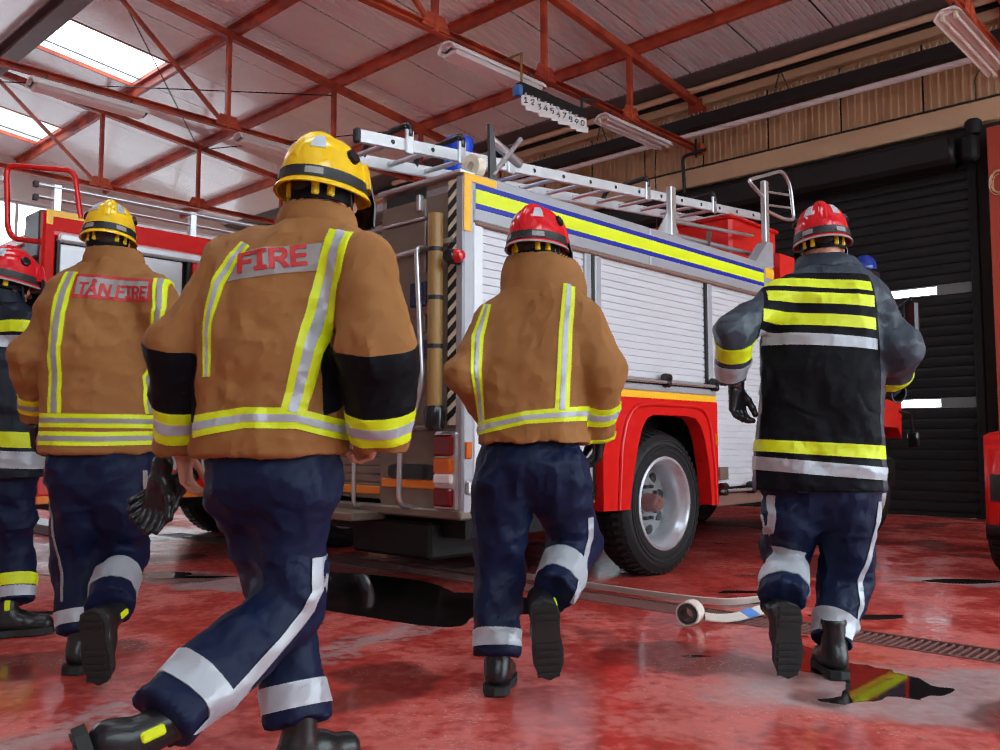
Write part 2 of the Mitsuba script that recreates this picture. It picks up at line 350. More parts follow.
dn = 'door_1'
PITCH_S = 0.1345
wins = {21: 2.88, 10: 1.39}
def slat_profile(x0, x1, z, h=PITCH_S + 0.004):
    pts = [(0.0, 0.0), (-0.014, 0.006), (-0.021, 0.030), (-0.021, 0.092), (-0.012, h - 0.008), (0.0, h), (0.012, h), (0.012, 0.0)]
    n = len(pts)
    v = [[x, YD + 0.02 + y, z + zz] for x in (x0, x1) for y, zz in pts]
    f = [[j, (j + 1) % n, n + (j + 1) % n, n + j] for j in range(n)]
    return MB().add(v, f)
put(dn, B(DX0, DX1 - 0.08, YD + 0.034, YD + 0.05, 4.6, DZ + 0.1), 'mat_door', smooth=False, kind='structure')
slat = mikit.ply(slat_profile(DX0 + 0.1, DX1 - 0.10, 0.0).mesh(), 'mat_door', 50)
for k in range(37):
    z = 0.055 + k * PITCH_S
    if k in wins: continue
    put('slat', slat, None, dn, to_world=T().translate([0, 0, z]))
for k in wins:                                              # the two rows with clear panes
    z = 0.055 + k * PITCH_S; h = PITCH_S
    fr = MB().box(DX0 + 0.1, DX1 - 0.1, YD - 0.006, YD + 0.03, z, z + 0.014).box(DX0 + 0.1, DX1 - 0.1, YD - 0.006, YD + 0.03, z + h - 0.014, z + h)
    e = [DX0 + 0.1] + [-3.77 - 0.93 * q for q in range(6, 0, -1)] + [-3.77, DX1 - 0.1]
    e = [v for i, v in enumerate(e) if i == 0 or v > DX0 + 0.3]
    for v in e[1:-2]: fr.box(v - 0.008, v + 0.008, YD - 0.006, YD + 0.03, z, z + h)
    s = put('window_slat', fr, 'mat_door_grey', dn, False)
    for a, b in zip(e[:-2], e[1:-1]):
        put('pane', MB().add([[a, YD + 0.012, z], [b, YD + 0.012, z], [b, YD + 0.012, z + h], [a, YD + 0.012, z + h]], [[0, 1, 2, 3]]), 'mat_glass', s, False)
    put('blank_panel', R(e[-2], e[-1], YD - 0.004, YD + 0.026, z + 0.012, z + h - 0.012, 0.006), 'mat_door_grey', s)
put('bottom_bar', R(DX0 + .1, DX1 - .1, YD - 0.02, YD + 0.04, 0.002, 0.055, 0.006), 'mat_door', dn)
put('guide_rail', R(DX1 - 0.10, DX1 + 0.0, YD - 0.04, YD + 0.05, 0, 4.62, 0.01), 'mat_frame_black', dn)
put('guide_rail', R(DX0 + 0.03, DX0 + 0.14, YD - 0.10, YD + 0.05, 0, 4.62, 0.01), 'mat_frame_black', dn)
put('roll_casing', R(DX0 - 0.1, DX1 - 0.16, YD - 0.40, YD + 0.02, 4.50, 4.88, 0.06), 'mat_door', dn, 40)
put('drive_motor', MB().rbox(DX1 - 0.10, DX1 + 0.10, YD - 0.36, YD - 0.14, 4.50, 4.84, 0.05).lathe([(0.001, 4.84), (0.08, 4.84), (0.10, 4.88), (0.10, 5.0), (0.07, 5.03), (0.001, 5.03)], (DX1 + 0.05, YD - 0.25, 0), 'z', 20), 'mat_frame_black', dn, 40)

post = thing('steel_post', 'orange-red painted steel post beside the black roller door', 'post')
put('flange', R(-3.05, -2.80, YD - 0.22, YD - 0.20, 0, 4.9, 0.004), 'mat_post', post); put('web', R(-2.94, -2.92, YD - 0.20, YD + 0.02, 0, 4.9, 0.004), 'mat_post', post)
put('flange', R(-3.05, -2.80, YD + 0.02, YD + 0.04, 0, 4.9, 0.004), 'mat_post', post)
coil = MB()
for k in range(4):
    a = np.linspace(0, 2 * np.pi, 25)
    coil.tube(np.stack([-2.93 + (0.06 + .012 * k) * np.cos(a), np.full(25, YD - 0.26 - 0.012 * k), 4.15 + 0.03 * math.sin(k) + (0.12 + 0.01 * k) * np.sin(a)], -1), 0.006, 6)
put('cable_coil', coil, 'mat_pipe_beige', smooth=True, label='pale coiled cable hanging on the orange-red steel post', cat='cable')

# other walls (left wall just in view; the others close the hall behind the camera)
put('wall_left', MB().box(XL - 0.3, XL, YB, -2.0, 0, 9.4).box(XL - 0.3, XL, 12.0, YD + 0.3, 0, 9.4).box(XL - 0.3, XL, -2.0, 12.0, 0, 3.1).box(XL - 0.3, XL, -2.0, 12.0, 6.3, 9.4), 'mat_wall_white', smooth=False, kind='structure')
wfm = MB()
for k in range(9): wfm.box(XL - 0.2, XL - 0.1, -2.0 + 1.75 * k - 0.03, -2.0 + 1.75 * k + 0.03, 3.1, 6.3)
for z in (3.12, 4.7, 6.28): wfm.box(XL - 0.2, XL - 0.1, -2.0, 12.0, z - 0.03, z + 0.03)
put('window_1', wfm, 'mat_alu_light', smooth=False, kind='structure')
for k in range(8):
    y0, y1 = -2.0 + 1.75 * k + .03, -2.0 + 1.75 * (k + 1) - .03
    put('pane', MB().add([[XL - .15, y0, 3.13], [XL - .15, y1, 3.13], [XL - .15, y1, 6.27], [XL - .15, y0, 6.27]], [[0, 1, 2, 3]]), 'mat_glass', 'window_1', False)
wr = MB().box(XR, XR + 0.3, YB, -5.0, 0, 9.4).box(XR, XR + .3, -5.0, 2.5, 0, 3.0).box(XR, XR + .3, -5.0, 2.5, 7.2, 9.4).box(XR, XR + .3, 2.5, 3.5, 0, 9.4).box(XR, XR + 0.3, 12.0, YD + 0.3, 0, 9.0).box(XR, XR + 0.3, 3.5, 12.0, 6.2, 9.4)
put('wall_right', wr, 'mat_wall_plain', smooth=False, kind='structure')
put('wall_back', B(XL, XR, YB - 0.3, YB, 0, 9.4), 'mat_wall_plain', smooth=False, kind='structure')
wfm = MB()
for k in range(6): wfm.box(XR + 0.1, XR + 0.2, -5.03 + 1.5 * k, -4.97 + 1.5 * k, 3.0, 7.2)
put('window_2', wfm, 'mat_alu_light', smooth=False, kind='structure')
for k in range(5): put('pane', MB().add([[XR + .15, -4.97 + 1.5 * k, 3.0], [XR + .15, -3.53 + 1.5 * k, 3.0], [XR + .15, -3.53 + 1.5 * k, 7.2], [XR + .15, -4.97 + 1.5 * k, 7.2]], [[0, 1, 2, 3]]), 'mat_glass', 'window_2', False)

# ---- trusses and purlins
def node_list(y0=-8.0):
    return [y for y in (8.5 + 1.9 * k for k in range(-9, 2)) if y > y0]
def truss(X, label):
    t = thing('roof_truss', label, 'roof truss', None)
    ys = [6.6 + 1.91 * k for k in range(-7, 3)]
    put('top_chord', MB().bar((X, YB, zchord(YB) - 0.03), (X, YD - 0.1, zchord(YD - 0.1) - 0.03), 0.10, 0.11), 'mat_truss', t, False)
    put('bottom_chord', MB().bar((X - 0.045, YB, 5.64), (X - 0.045, YD - 0.05, 5.64), 0.012, 0.09).bar((X - .01, YB, 5.60), (X - .01, YD - 0.05, 5.60), 0.08, 0.012).bar((X + 0.0, YB, 5.675), (X + 0.0, YD - 0.05, 5.675), 0.07, 0.012), 'mat_truss', t, False)
    for k, y in enumerate(ys):
        if abs(y - 4.69) < 0.1: continue                       # no post under the deep beam
        put('vertical_post', MB().bar((X, y, 5.6), (X, y, zchord(y)), 0.075, 0.06, (0, 1, 0)), 'mat_truss', t, False)
        put('gusset_plate', MB().prism([(y - 0.22, 5.62), (y + 0.22, 5.62), (y + 0.13, 5.80), (y - 0.13, 5.80)], 'x', X + 0.02, X + 0.03), 'mat_truss', t, False)
        if y < 7:
            put('diagonal_brace', MB().bar((X, y - 1.91 + 0.0, zchord(y - 1.91) - 0.05), (X, y - 0.10, 5.70), 0.05, 0.05), 'mat_truss', t, False)
    put('wall_bracket', B(X - 0.12, X + 0.12, YD - 0.14, YD + 0.05, 6.2, 6.42), 'mat_truss', t, False); put('wall_bracket', B(X - 0.08, X + 0.08, YD - 0.12, YD + 0.05, 5.55, 5.72), 'mat_truss', t, False)
    return t
truss(-7.25, 'red steel roof truss above the ladder fire engine, carrying two long lamps')
truss(-11.8, 'red steel roof truss crossing the upper left, second back from the ladder')
truss(-16.3, 'red steel roof truss farthest left, just above the rear fire engine')
truss(-2.75, 'red steel roof truss end in the top right corner above the lamp')
names = ['thick dark red roof beam in the top left corner', 'red roof purlin along the near edge of the skylights, first below the thick beam', 'red roof purlin crossing the middle of the sheeted roof', 'red roof purlin nearest the beige wall']
for y, lab in zip(PURLIN_Y, names):
    m = MB(); z = zroof(y) - 0.10
    if y < 5: m.box(XL, XR, y - 0.13, y + 0.13, z - 0.16, z - 0.13).box(XL, XR, y - 0.13, y + 0.13, z + 0.07, z + 0.10).box(XL, XR, y - 0.02, y + 0.02, z - 0.14, z + 0.08)
    else: m.bar((XL, y, z), (XR, y, z), 0.012, 0.15).bar((XL, y + 0.03, z - 0.07), (XR, y + 0.03, z - 0.07), 0.07, 0.012).bar((XL, y - 0.03, z + 0.07), (XR, y - 0.03, z + 0.07), 0.07, 0.012)
    put('roof_purlin', m, 'mat_beam_dark' if y < 5 else 'mat_truss', smooth=False, label=lab, cat='purlin')
rods = [((-11.8, 4.85, 7.22), (-16.3, 8.5, 6.80)), ((-11.8, 8.5, 6.66), (-16.3, 4.75, 7.05)), ((-11.8, 10.4, 6.60), (-16.3, 8.5, 6.78))]
rl = ['thin dark wire slanting down across the bright skylight', 'thin dark wire running level under the sheets right of the skylight', 'short thin dark wire ending at the middle roof joint above the left engine']
for (a, b), lab in zip(rods, rl): put('tie_rod', MB().tube([a, b], 0.010, 6), 'mat_black', smooth=True, label=lab, cat='tie rod')

# ---- services along the door wall
put('overhead_pipe', MB().tube([(-11.2, 12.0, 5.77), (-2.2, 12.0, 5.77)], 0.042, 14), 'mat_pipe_silver', smooth=True, label='long silver pipe under the black cable tray along the beige wall', cat='pipe')
ct = thing('cable_tray', 'long black cable tray hung along the beige wall above the silver pipe', 'cable tray')
put('tray', B(-11.0, -2.4, 11.98, 12.26, 5.88, 6.06), 'mat_black', ct, False)
tie = MB()
for k in range(120):
    x = -10.9 + 0.07 * k; tie.bar((x, 11.97, 6.06), (x + rng.uniform(-.02, .02), 11.97, 6.085 + rng.uniform(0, .03)), 0.008)
put('cable_ties', tie, 'mat_hose', ct, False, kind='stuff')
for x in (-9.2, -5.9): put('hanger', MB().bar((x, 12.16, 6.06), (x + .12, 12.16, 6.44), 0.012).bar((x + .28, 12.16, 6.06), (x + .14, 12.16, 6.44), 0.012), 'mat_black', ct, False)
put('insulated_pipe', MB().tube([(-14.5, 12.03, 6.495), (-2.0, 12.03, 6.495)], 0.052, 14), 'mat_foam', smooth=True, label='beige insulated pipe along the top of the door wall', cat='pipe')
put('conduit', MB().tube(fillet([(-7.0, 12.1, 5.52), (-7.45, 12.15, 5.52), (-7.45, 12.22, 4.7)], 0.08), 0.028, 8).tube([(-7.2, 12.15, 5.45), (-7.2, 12.15, 5.75)], .018, 8), 'mat_black', smooth=True, label='black bent conduit on the beige lintel under the truss end', cat='conduit')
put('hanging_cable', MB().tube([(-7.85, 12.0, 5.73), (-7.86, 11.98, 5.3), (-7.78, 11.9, 4.7), (-7.8, 11.9, 4.1)], 0.009, 6), 'mat_black', smooth=True, label='thin black cable hanging from the long lamp down to the ladder', cat='cable')
put('hanging_cable', MB().tube([(-3.0, 12.0, 5.73), (-3.05, 11.72, 5.4), (-3.06, 11.78, 5.15)], 0.009, 6), 'mat_black', smooth=True, label='thin black cable hanging beside the orange-red post', cat='cable')

# ---- fluorescent lamps under the bottom chords
def lamp(X, y0, y1, z, label, tubes, dx=0.0):
    t = thing('fluorescent_lamp', label, 'lamp'); X += dx
    sec = [(-0.15, -0.075), (-0.11, -0.01), (-0.06, 0.03), (0.06, 0.03), (0.11, -0.01), (0.15, -0.075), (0.14, -0.075), (0.10, -0.02), (0.05, 0.01), (-0.05, 0.01), (-0.10, -0.02), (-0.14, -0.075)]
    put('reflector', MB().prism([(X + a, z + b) for a, b in sec], 'y', y0, y1), 'mat_lamp_body', t, False)
    put('ballast_box', R(X - 0.05, X + 0.05, y0 + 0.05, y1 - 0.05, z - 0.03, z + 0.012, 0.008), 'mat_white', t)
    if tubes:
        for s in (-1, 1):
            put('tube', MB().tube([(X + s * 0.065, y0 + 0.04, z - 0.065), (X + s * 0.065, y1 - 0.04, z - 0.065)], 0.018, 10), 'mat_tube', t, True)
            for y in (y0 + 0.03, y1 - 0.03): put('lamp_holder', R(X + s * 0.065 - 0.025, X + s * 0.065 + 0.025, y - 0.02, y + 0.02, z - 0.10, z - 0.02, 0.01), 'mat_cream', t)
    else:
        put('diffuser', MB().prism([(X - 0.13, z - 0.075), (X - 0.10, z - 0.115), (X + 0.10, z - 0.115), (X + 0.13, z - 0.075)], 'y', y0 + 0.06, y1 - 0.06), 'mat_white', t, False)
        for y in (y0 + 0.02, y1 - 0.02): put('end_clip', MB().tube([(X - 0.08, y, z - 0.06), (X, y - .01, z - 0.1), (X + 0.08, y, z - 0.06)], 0.012, 6), 'mat_dark_metal', t, True)
    for y in (y0 + 0.2, y1 - 0.2): put('hanger', B(X - 0.012, X + 0.012, y - 0.012, y + 0.012, z + 0.02, 5.62), 'mat_dark_metal', t, False)
lamp(-7.25, 6.75, 8.38, 5.50, 'long lamp with a white diffuser hung just left of the numbered plates', False, 0.02)
lamp(-7.25, 9.72, 11.30, 5.48, 'long twin tube lamp near the wall, right of the numbered plates', True, 0.02)
lamp(-11.8, 3.85, 5.35, 5.52, 'long white lamp at the upper left below the skylight', False, 0.02)
lamp(-11.8, 6.75, 8.3, 5.55, 'long white lamp just behind the nearest yellow helmet', False, 0.02)
lamp(-16.3, 3.6, 5.05, 5.42, 'white lamp at the far left edge above the red tube loop', False, 0.02)
lamp(-2.75, 9.7, 11.7, 5.44, 'twin tube lamp in the top right corner of the picture', True)

# ---- row of numbered plates
nr = thing('number_rack', 'black rail with ten hanging white number plates above the ladder', 'number rack')
NX, NY0, NY1, NZ = -6.98, 7.72, 8.95, 5.20
put('rail', R(NX - 0.05, NX + 0.05, NY0, NY1, NZ - 0.075, NZ + 0.075, 0.01), 'mat_black', nr)
put('rail_cap', R(NX - 0.06, NX + 0.06, NY0 - 0.05, NY0 + 0.02, NZ - 0.10, NZ + 0.03, 0.01), 'mat_hose_blue', nr)
put('support_arm', MB().bar((NX, NY1, NZ + 0.02), (NX, NY1, NZ + 0.22), 0.03).bar((NX, NY1, NZ + 0.22), (NX, NY1 + 0.30, NZ + 0.27), 0.03).bar((NX, NY1 + .30, NZ + .27), (-7.25, NY1 + .30, 5.62), 0.03), 'mat_dark_metal', nr, False)
put('support_arm', MB().bar((NX, NY0 + 0.05, NZ), (NX, NY0 + 0.05, 5.66), 0.02).bar((NX, NY0 + .05, 5.65), (-7.25, NY0 + .05, 5.65), 0.02), 'mat_tube_tan', nr, False)
def turned(v, y):
    c, s = math.cos(-0.62), math.sin(-0.62); v = np.asarray(v, float); x_, y_ = v[:, 0], v[:, 1]
    return np.stack([NX + 0.03 + x_ * c - y_ * s, y + x_ * s + y_ * c, NZ + v[:, 2]], -1)
for k in range(10):
    y = NY0 + 0.08 + k * 0.122; dz = 0.012 * math.sin(k * 2.3)
    v, f = R(0.04, 0.05, -0.055, 0.055, -0.215 + dz, -0.085 + dz, 0.003).mesh(); pl = put('number_plate', (turned(v, y), f), 'mat_white', nr)
    tx = meshkit.text_mesh(str((k + 1) % 10), 0.070, 0.003, True); tx.vertices -= tx.bounds.mean(0) * [1, 1, 0]; v = np.array(tx.vertices)
    put('numeral', (turned(np.stack([0.051 + v[:, 2], v[:, 0], v[:, 1] - 0.15 + dz], -1), y), tx.faces), 'mat_black', pl, False)
    v, f = B(-0.01, 0.055, -0.012, 0.012, -0.095 + dz, -0.06).mesh(); put('card_clip', (turned(v, y), f), 'mat_alu', pl, False)
    v, f = R(0.02, 0.028, 0.0, 0.085, -0.265 + dz, -0.19 + dz, 0.003).mesh(); put('lower_tag', (turned(v, y), f), 'mat_white', pl)
# ================================================================ FIRE ENGINES
def wheel(parent, x, y, r, w, side, rim_r, name='wheel'):
    """A lorry wheel; x is the outer face, side +1 when the outside faces +x."""
    s = side; xc = x
    tyre = MB().lathe([(rim_r, 0.0), (rim_r + 0.015, s * 0.012), (rim_r + 0.05, s * 0.014), (rim_r + 0.055, s * 0.020), (rim_r + 0.065, s * 0.020), (rim_r + 0.07, s * 0.014), (r * 0.80, s * 0.018), (r * 0.805, s * 0.025), (r * 0.825, s * 0.025), (r * 0.83, s * 0.017), (r * 0.865, s * 0.014), (r * 0.87, s * 0.020), (r * 0.885, s * 0.018), (r * 0.90, s * 0.010), (r * 0.955, -s * 0.012), (r * 0.985, -s * 0.035), (r, -s * 0.06), (r, -s * (w - 0.05)), (r * 0.95, -s * w), (rim_r, -s * w), (rim_r, 0.0)], (xc, y, r), 'x', 64)
    wk = put(name, tyre, 'mat_rubber', parent, 40)
    tr = MB()
    for k in range(54):
        a = 2 * np.pi * k / 54; c, q = math.cos(a), math.sin(a)
        p0 = np.array([xc - s * 0.012, y + (r * 0.955) * c, r + (r * 0.955) * q]); p1 = np.array([xc - s * 0.085, y + (r + 0.008) * c, r + (r + 0.008) * q])
        tr.bar(p0, p1, 0.030, 0.022, (0, c, q))
        for xx in (0.13, 0.19):
            a2 = a + 0.03; p = np.array([xc - s * xx, y + r * math.cos(a2), r + r * math.sin(a2)])
            tr.bar(p - [s * .025, 0, 0], p + [s * .025, 0, 0], 0.035, 0.016, (0, math.cos(a2), math.sin(a2)))
    put('tread_block', tr, 'mat_rubber', wk, False, kind='stuff')
    rm = MB().lathe([(rim_r + 0.012, s * 0.016), (rim_r - 0.006, s * 0.020), (rim_r - 0.022, s * 0.004), (rim_r - 0.035, -s * 0.03), (rim_r - 0.055, -s * 0.055), (rim_r - 0.062, -s * 0.12), (rim_r - 0.075, -s * 0.172), (rim_r - .07, -s * .2), (rim_r, -s * .2), (rim_r + .012, s * .016)], (xc, y, r), 'x', 64)
    put('rim', rm, 'mat_rim', wk, 40)
    put('rim_face', MB().lathe([(rim_r - 0.070, -s * 0.165), (rim_r * 0.62, -s * 0.172), (rim_r * 0.50, -s * 0.150), (0.10, -s * 0.150), (0.001, -s * 0.15), (0.001, -s * .19), (rim_r - .07, -s * .19), (rim_r - .07, -s * .165)], (xc, y, r), 'x', 48), 'mat_rim_face', wk, 40)
    hb = MB().lathe([(0.001, -s * 0.02), (0.022, -s * 0.02), (0.026, -s * 0.03), (0.045, -s * 0.03), (0.055, -s * 0.04), (0.062, -s * 0.06), (0.070, -s * 0.15), (0.001, -s * 0.15)], (xc, y, r), 'x', 28)
    put('hub', hb, 'mat_hub', wk, 40)
    for k in range(8):
        a = 2 * np.pi * (k + .3) / 8; put('vent_hole', MB().lathe([(0.001, 0.004 * s), (0.036, 0.004 * s), (0.040, -s * 0.01), (0.001, -s * .01)], (xc - s * 0.160, y + rim_r * 0.63 * math.cos(a), r + rim_r * 0.63 * math.sin(a)), 'x', 16), 'mat_black', wk, 40)
    for k in range(10):
        a = 2 * np.pi * k / 10; put('wheel_nut', MB().lathe([(0.001, s * 0.03), (0.013, s * 0.03), (0.016, 0), (0.001, 0)], (xc - s * 0.145, y + 0.12 * math.cos(a), r + 0.12 * math.sin(a)), 'x', 6), 'mat_dark_metal', wk, 30)
    return wk

def shutter(parent, x, side, y0, y1, z0, z1, mat='mat_shutter', pitch=0.048, label=None):
    """A roller shutter in a side opening: a ribbed curtain, a bottom bar."""
    n = int((z1 - z0) / pitch); zs, xs = [], []
    for k in range(n):
        z = z0 + (z1 - z0) * k / n; d = (z1 - z0) / n
        zs += [z, z + 0.08 * d, z + 0.16 * d, z + 0.94 * d]; xs += [-0.012, -0.012, 0, 0]
    zs.append(z1); xs.append(-0.012); m = len(zs)
    v = [[x + side * a, y, z] for y in (y0, y1) for a, z in zip(xs, zs)]
    f = [[k, m + k, m + k + 1, k + 1] if side > 0 else [k, k + 1, m + k + 1, m + k] for k in range(m - 1)]
    s = put('roller_shutter', MB().add(v, f), mat, parent, False, label=label)
    return s

FS, FN, FY = -3.57, -5.97, 3.48            # right side, left side, rear face of the engine by the door
fe = thing('fire_engine', 'grey fire engine with yellow and blue stripe, ladder on its roof, red wheel arch', 'fire engine')
body = MB().box(FN + .05, FS - .05, 3.95, 7.25, 1.32, 2.42).box(FN + .05, FS - .05, 3.95, 4.80, 0.58, 1.32).box(FN + .05, -5.235, 3.55, 3.95, 0.58, 2.42).box(-4.305, FS - .05, 3.55, 3.95, 0.58, 2.42).box(FN + .05, FS - .05, 6.27, 7.3, 0.56, 1.32).box(FN + .42, FS - .42, 4.8, 6.3, 0.62, 1.32)
put('body', body, 'mat_frame_black', fe, False)
put('chassis', MB().box(FN + .55, FS - .55, 3.7, 10.0, 0.50, 0.62).box(FN + 0.25, FS - .25, 5.40, 5.62, 0.42, 0.62), 'mat_frame_black', fe, False)
# roof with raised coaming
put('roof', MB().rbox(FN, FS - .002, 3.50, 7.32, 2.40, 2.46, 0.01), 'mat_grey_panel', fe)
for side, x in ((1, FS), (-1, FN)):
    o = lambda a: x - side * a
    put('corner_post', R(o(0), o(.07), 3.48, 3.57, 0.55, 2.49, 0.012), 'mat_grey_panel', fe)
    put('white_strip', R(o(-.002), o(.03), 3.565, 3.64, 0.56, 2.22, 0.006), 'mat_alu_light', fe)
    for a, b in ((3.57, 5.36), (5.365, 7.29)):
        put('fascia_panel', R(o(-.004), o(.05), a, b - 0.005, 2.225, 2.505, 0.008), 'mat_grey_panel', fe)
    for a, b, m in ((2.414, 2.446, 'mat_blue'), (2.330, 2.414, 'mat_yellow_hv'), (2.298, 2.330, 'mat_blue')):
        put('stripe', B(o(-.0065), o(.0), 3.575, 7.1, a, b), m, fe, False, label={'mat_blue': 'blue stripe', 'mat_yellow_hv': 'bright yellow stripe'}[m])
    put('corner_marking', MB().prism([(3.478, 2.155), (3.535, 2.155), (3.535, 2.45), (3.745, 2.45), (3.745, 2.493), (3.478, 2.493)], 'x', o(-.008), o(.0)), 'mat_yellow_orange', fe, False)
    put('end_marking', B(o(-.008), o(0), 7.13, 7.28, 2.38, 2.47), 'mat_yellow_orange', fe, False)
    put('sill_shadow_rail', R(o(-.012), o(.03), 3.57, 7.28, 2.20, 2.228, 0.006), 'mat_rust_rail', fe)
    # pillars
    for a, b in ((4.60, 4.665), (4.71, 4.775), (6.155, 6.225), (7.22, 7.30)):
        z0 = 1.39 if 4.7 < a < 7.0 else 0.55
        put('pillar', R(o(-.004), o(.05), a, b, z0, 2.205, 0.008), 'mat_grey_panel', fe)
    for a in (4.665, 6.125): put('guide_seal', B(o(.0), o(.03), a, a + 0.03, 1.39, 2.2), 'mat_black', fe, False)
    for a, b, z0, lab in ((3.645, 4.60, 0.60, 'white roller shutter nearest the rear corner'), (4.78, 6.125, 1.405, 'white roller shutter above the wheel'), (6.23, 7.22, 0.60, 'tall white roller shutter ahead of the wheel')):
        shutter(fe, o(.018), side, a, b, z0, 2.205, label=lab)
    # rail with black rollers under the middle shutter, and below the outer lockers
    for a, b, z in ((4.78, 6.21, 1.385), (6.24, 7.22, 0.575), (3.66, 4.6, 0.575)):
        put('grab_rail', MB().tube([(o(-.05), a, z), (o(-.05), b, z)], 0.013, 10), 'mat_alu', fe, True)
        for k in range(3):
            y = a + 0.04 + (b - a - 0.08) * k / 2
            put('rail_bracket', MB().rbox(o(-.075), o(.0), y - 0.025, y + 0.025, z - 0.035, z + 0.02, 0.012).tube([(o(-.04), y - .035, z + .035), (o(-.04), y + .035, z + .035)], 0.03, 10), 'mat_black_gloss', fe, 40)
    put('ledge', R(o(-.02), o(.06), 4.68, 6.23, 1.318, 1.365, 0.006), 'mat_grey_panel', fe)
    put('yellow_edge_strip', R(o(-.010), o(.02), 4.9, 6.24, 1.266, 1.318, 0.004), 'mat_yellow_orange', fe)
    put('lower_sill', R(o(.0), o(.06), 6.26, 7.24, 0.455, 0.545, 0.008), 'mat_rust_rail', fe)
    # red fender with the wheel arch
    arch = [(5.52 + 0.50 * math.cos(t), 0.55 + 0.0 + 0.61 * min(1, 1.25 * math.sin(t)) ** 1.0) for t in np.linspace(np.pi, 0, 25)]
    outer = [(4.76, 0.50), (4.90, 0.50), (5.0, 0.5)] + [(max(5.02, min(6.15, a)), b) for a, b in arch] + [(6.13, 0.5), (6.25, 0.47), (6.25, 1.266), (4.76, 1.266)]
    pg = Polygon([(4.76, 0.5), (6.25, 0.47), (6.25, 1.266), (4.76, 1.266)]).difference(Polygon([(5.03, 0.3), (5.08, 0.62), (5.16, 0.92), (5.22, 1.06), (5.28, 1.125), (5.36, 1.15), (5.80, 1.15), (5.92, 1.135), (6.0, 1.08), (6.06, 0.97), (6.12, 0.75), (6.165, 0.3)]))
    put('fender', MB().prism(pg, 'x', o(-.015), o(.10)), 'mat_red_paint', fe, False)
    flare = [(o(-.02), y, z) for y, z in ((4.93, 0.5), (4.96, 0.9), (5.02, 1.10), (5.12, 1.20), (5.3, 1.225), (5.9, 1.225), (6.05, 1.2), (6.13, 1.1), (6.19, 0.8), (6.21, 0.48))]
    put('fender_flare', MB().tube(fillet(flare, 0.06), 0.016, 8), 'mat_red_paint', fe, True)
    put('side_marker', R(o(-.03), o(.0), 6.20, 6.235, 0.93, 1.02, 0.008), 'mat_orange_lens', fe)
    put('hazard_plate', B(o(-.008), o(.0), 6.29, 6.42, 0.66, 0.76), 'mat_rear', fe, False)
    put('mudguard_liner', MB().box(o(.06), o(.40), 5.0, 5.03, 0.5, 1.15).box(o(.06), o(.40), 6.17, 6.2, 0.5, 1.15).box(o(.06), o(.40), 5.0, 6.2, 1.16, 1.19), 'mat_black', fe, False)
    put('rear_marker', R(o(-.012), o(0), 3.495, 3.545, 0.86, 0.955, 0.006), 'mat_orange_lens', fe)
    put('latch', R(o(-.02), o(0), 3.50, 3.56, 0.66, 0.74, 0.01), 'mat_alu', fe)
    wheel(fe, o(.025), 5.535, 0.515, 0.27, side, 0.325)
    wheel(fe, o(.05), 9.58, 0.50, 0.25, side, 0.315)
# ---- rear face
rp = Polygon([(-4.31, 0.56), (FS + .0, 0.53), (FS, 2.49), (-4.31, 2.53)])
put('rear_panel', MB().prism([(-4.31, 0.56), (FS - .005, 0.54), (FS - .005, 2.49), (-4.31, 2.50)], 'y', FY + 0.02, FY + 0.06), 'mat_rear', fe, False)
put('rear_panel', MB().prism([(FN + .005, 0.54), (-5.23, 0.56), (-5.23, 2.50), (FN + .005, 2.49)], 'y', FY + 0.02, FY + 0.06), 'mat_rear', fe, False)
put('rear_roof_edge', R(-4.33, FS - .0, FY - 0.02, FY + 0.10, 2.485, 2.515, 0.008), 'mat_alu', fe)
put('recess_wall', MB().box(-4.32, -4.30, FY + .02, 4.5, 0.6, 2.46).box(-5.24, -5.22, FY + .02, 4.5, .6, 2.46), 'mat_rear', fe, False)
put('vent_slot', B(-4.27, -3.91, FY + 0.012, FY + 0.03, 2.40, 2.475), 'mat_black', fe, False)
dr_ = put('upper_door', R(-4.29, -3.90, FY + 0.004, FY + 0.03, 2.29, 2.405, 0.006), 'mat_rear', fe)
put('hinge', MB().tube([(-4.29, FY, 2.285), (-3.90, FY, 2.285)], 0.010, 8), 'mat_alu', dr_, True)
put('catch', R(-3.96, -3.925, FY - 0.02, FY + 0.02, 2.33, 2.43, 0.006), 'mat_alu', dr_)
put('lower_door', R(-4.29, -3.90, FY + 0.004, FY + 0.03, 1.60, 2.275, 0.006), 'mat_rear', fe)
hz = put('hazard_strip', B(-3.705, -3.635, FY + 0.008, FY + 0.03, 1.05, 2.47), 'mat_cream', fe, False)
for k in range(17):
    z = 1.07 + k * 0.081
    put('black_chevron', MB().prism(Polygon([(-3.705, z), (-3.635, z + 0.05), (-3.635, z + 0.092), (-3.705, z + 0.042)]), 'y', FY + 0.005, FY + 0.0085), 'mat_black', hz, False)
tb = put('stowed_tube', MB().tube([(-3.745, FY - 0.055, 1.12), (-3.745, FY - 0.055, 2.27)], 0.044, 18), 'mat_tube_tan', fe, True)
put('tube_foot', MB().lathe([(0.001, 1.03), (0.05, 1.03), (0.06, 1.06), (0.06, 1.13), (0.05, 1.16), (.001, 1.16)], (-3.745, FY - 0.055, 0), 'z', 16), 'mat_black_gloss', tb, 40)
for z in (1.5, 1.78, 2.06): put('tube_band', MB().lathe([(0.044, z - .012), (0.047, z - .012), (0.047, z + .012), (.044, z + .012)], (-3.745, FY - 0.055, 0), 'z', 18), 'mat_black', tb, 40)
put('tube_clip', MB().box(-3.80, -3.66, FY - 0.01, FY + 0.02, 2.10, 2.13), 'mat_alu', tb, False)
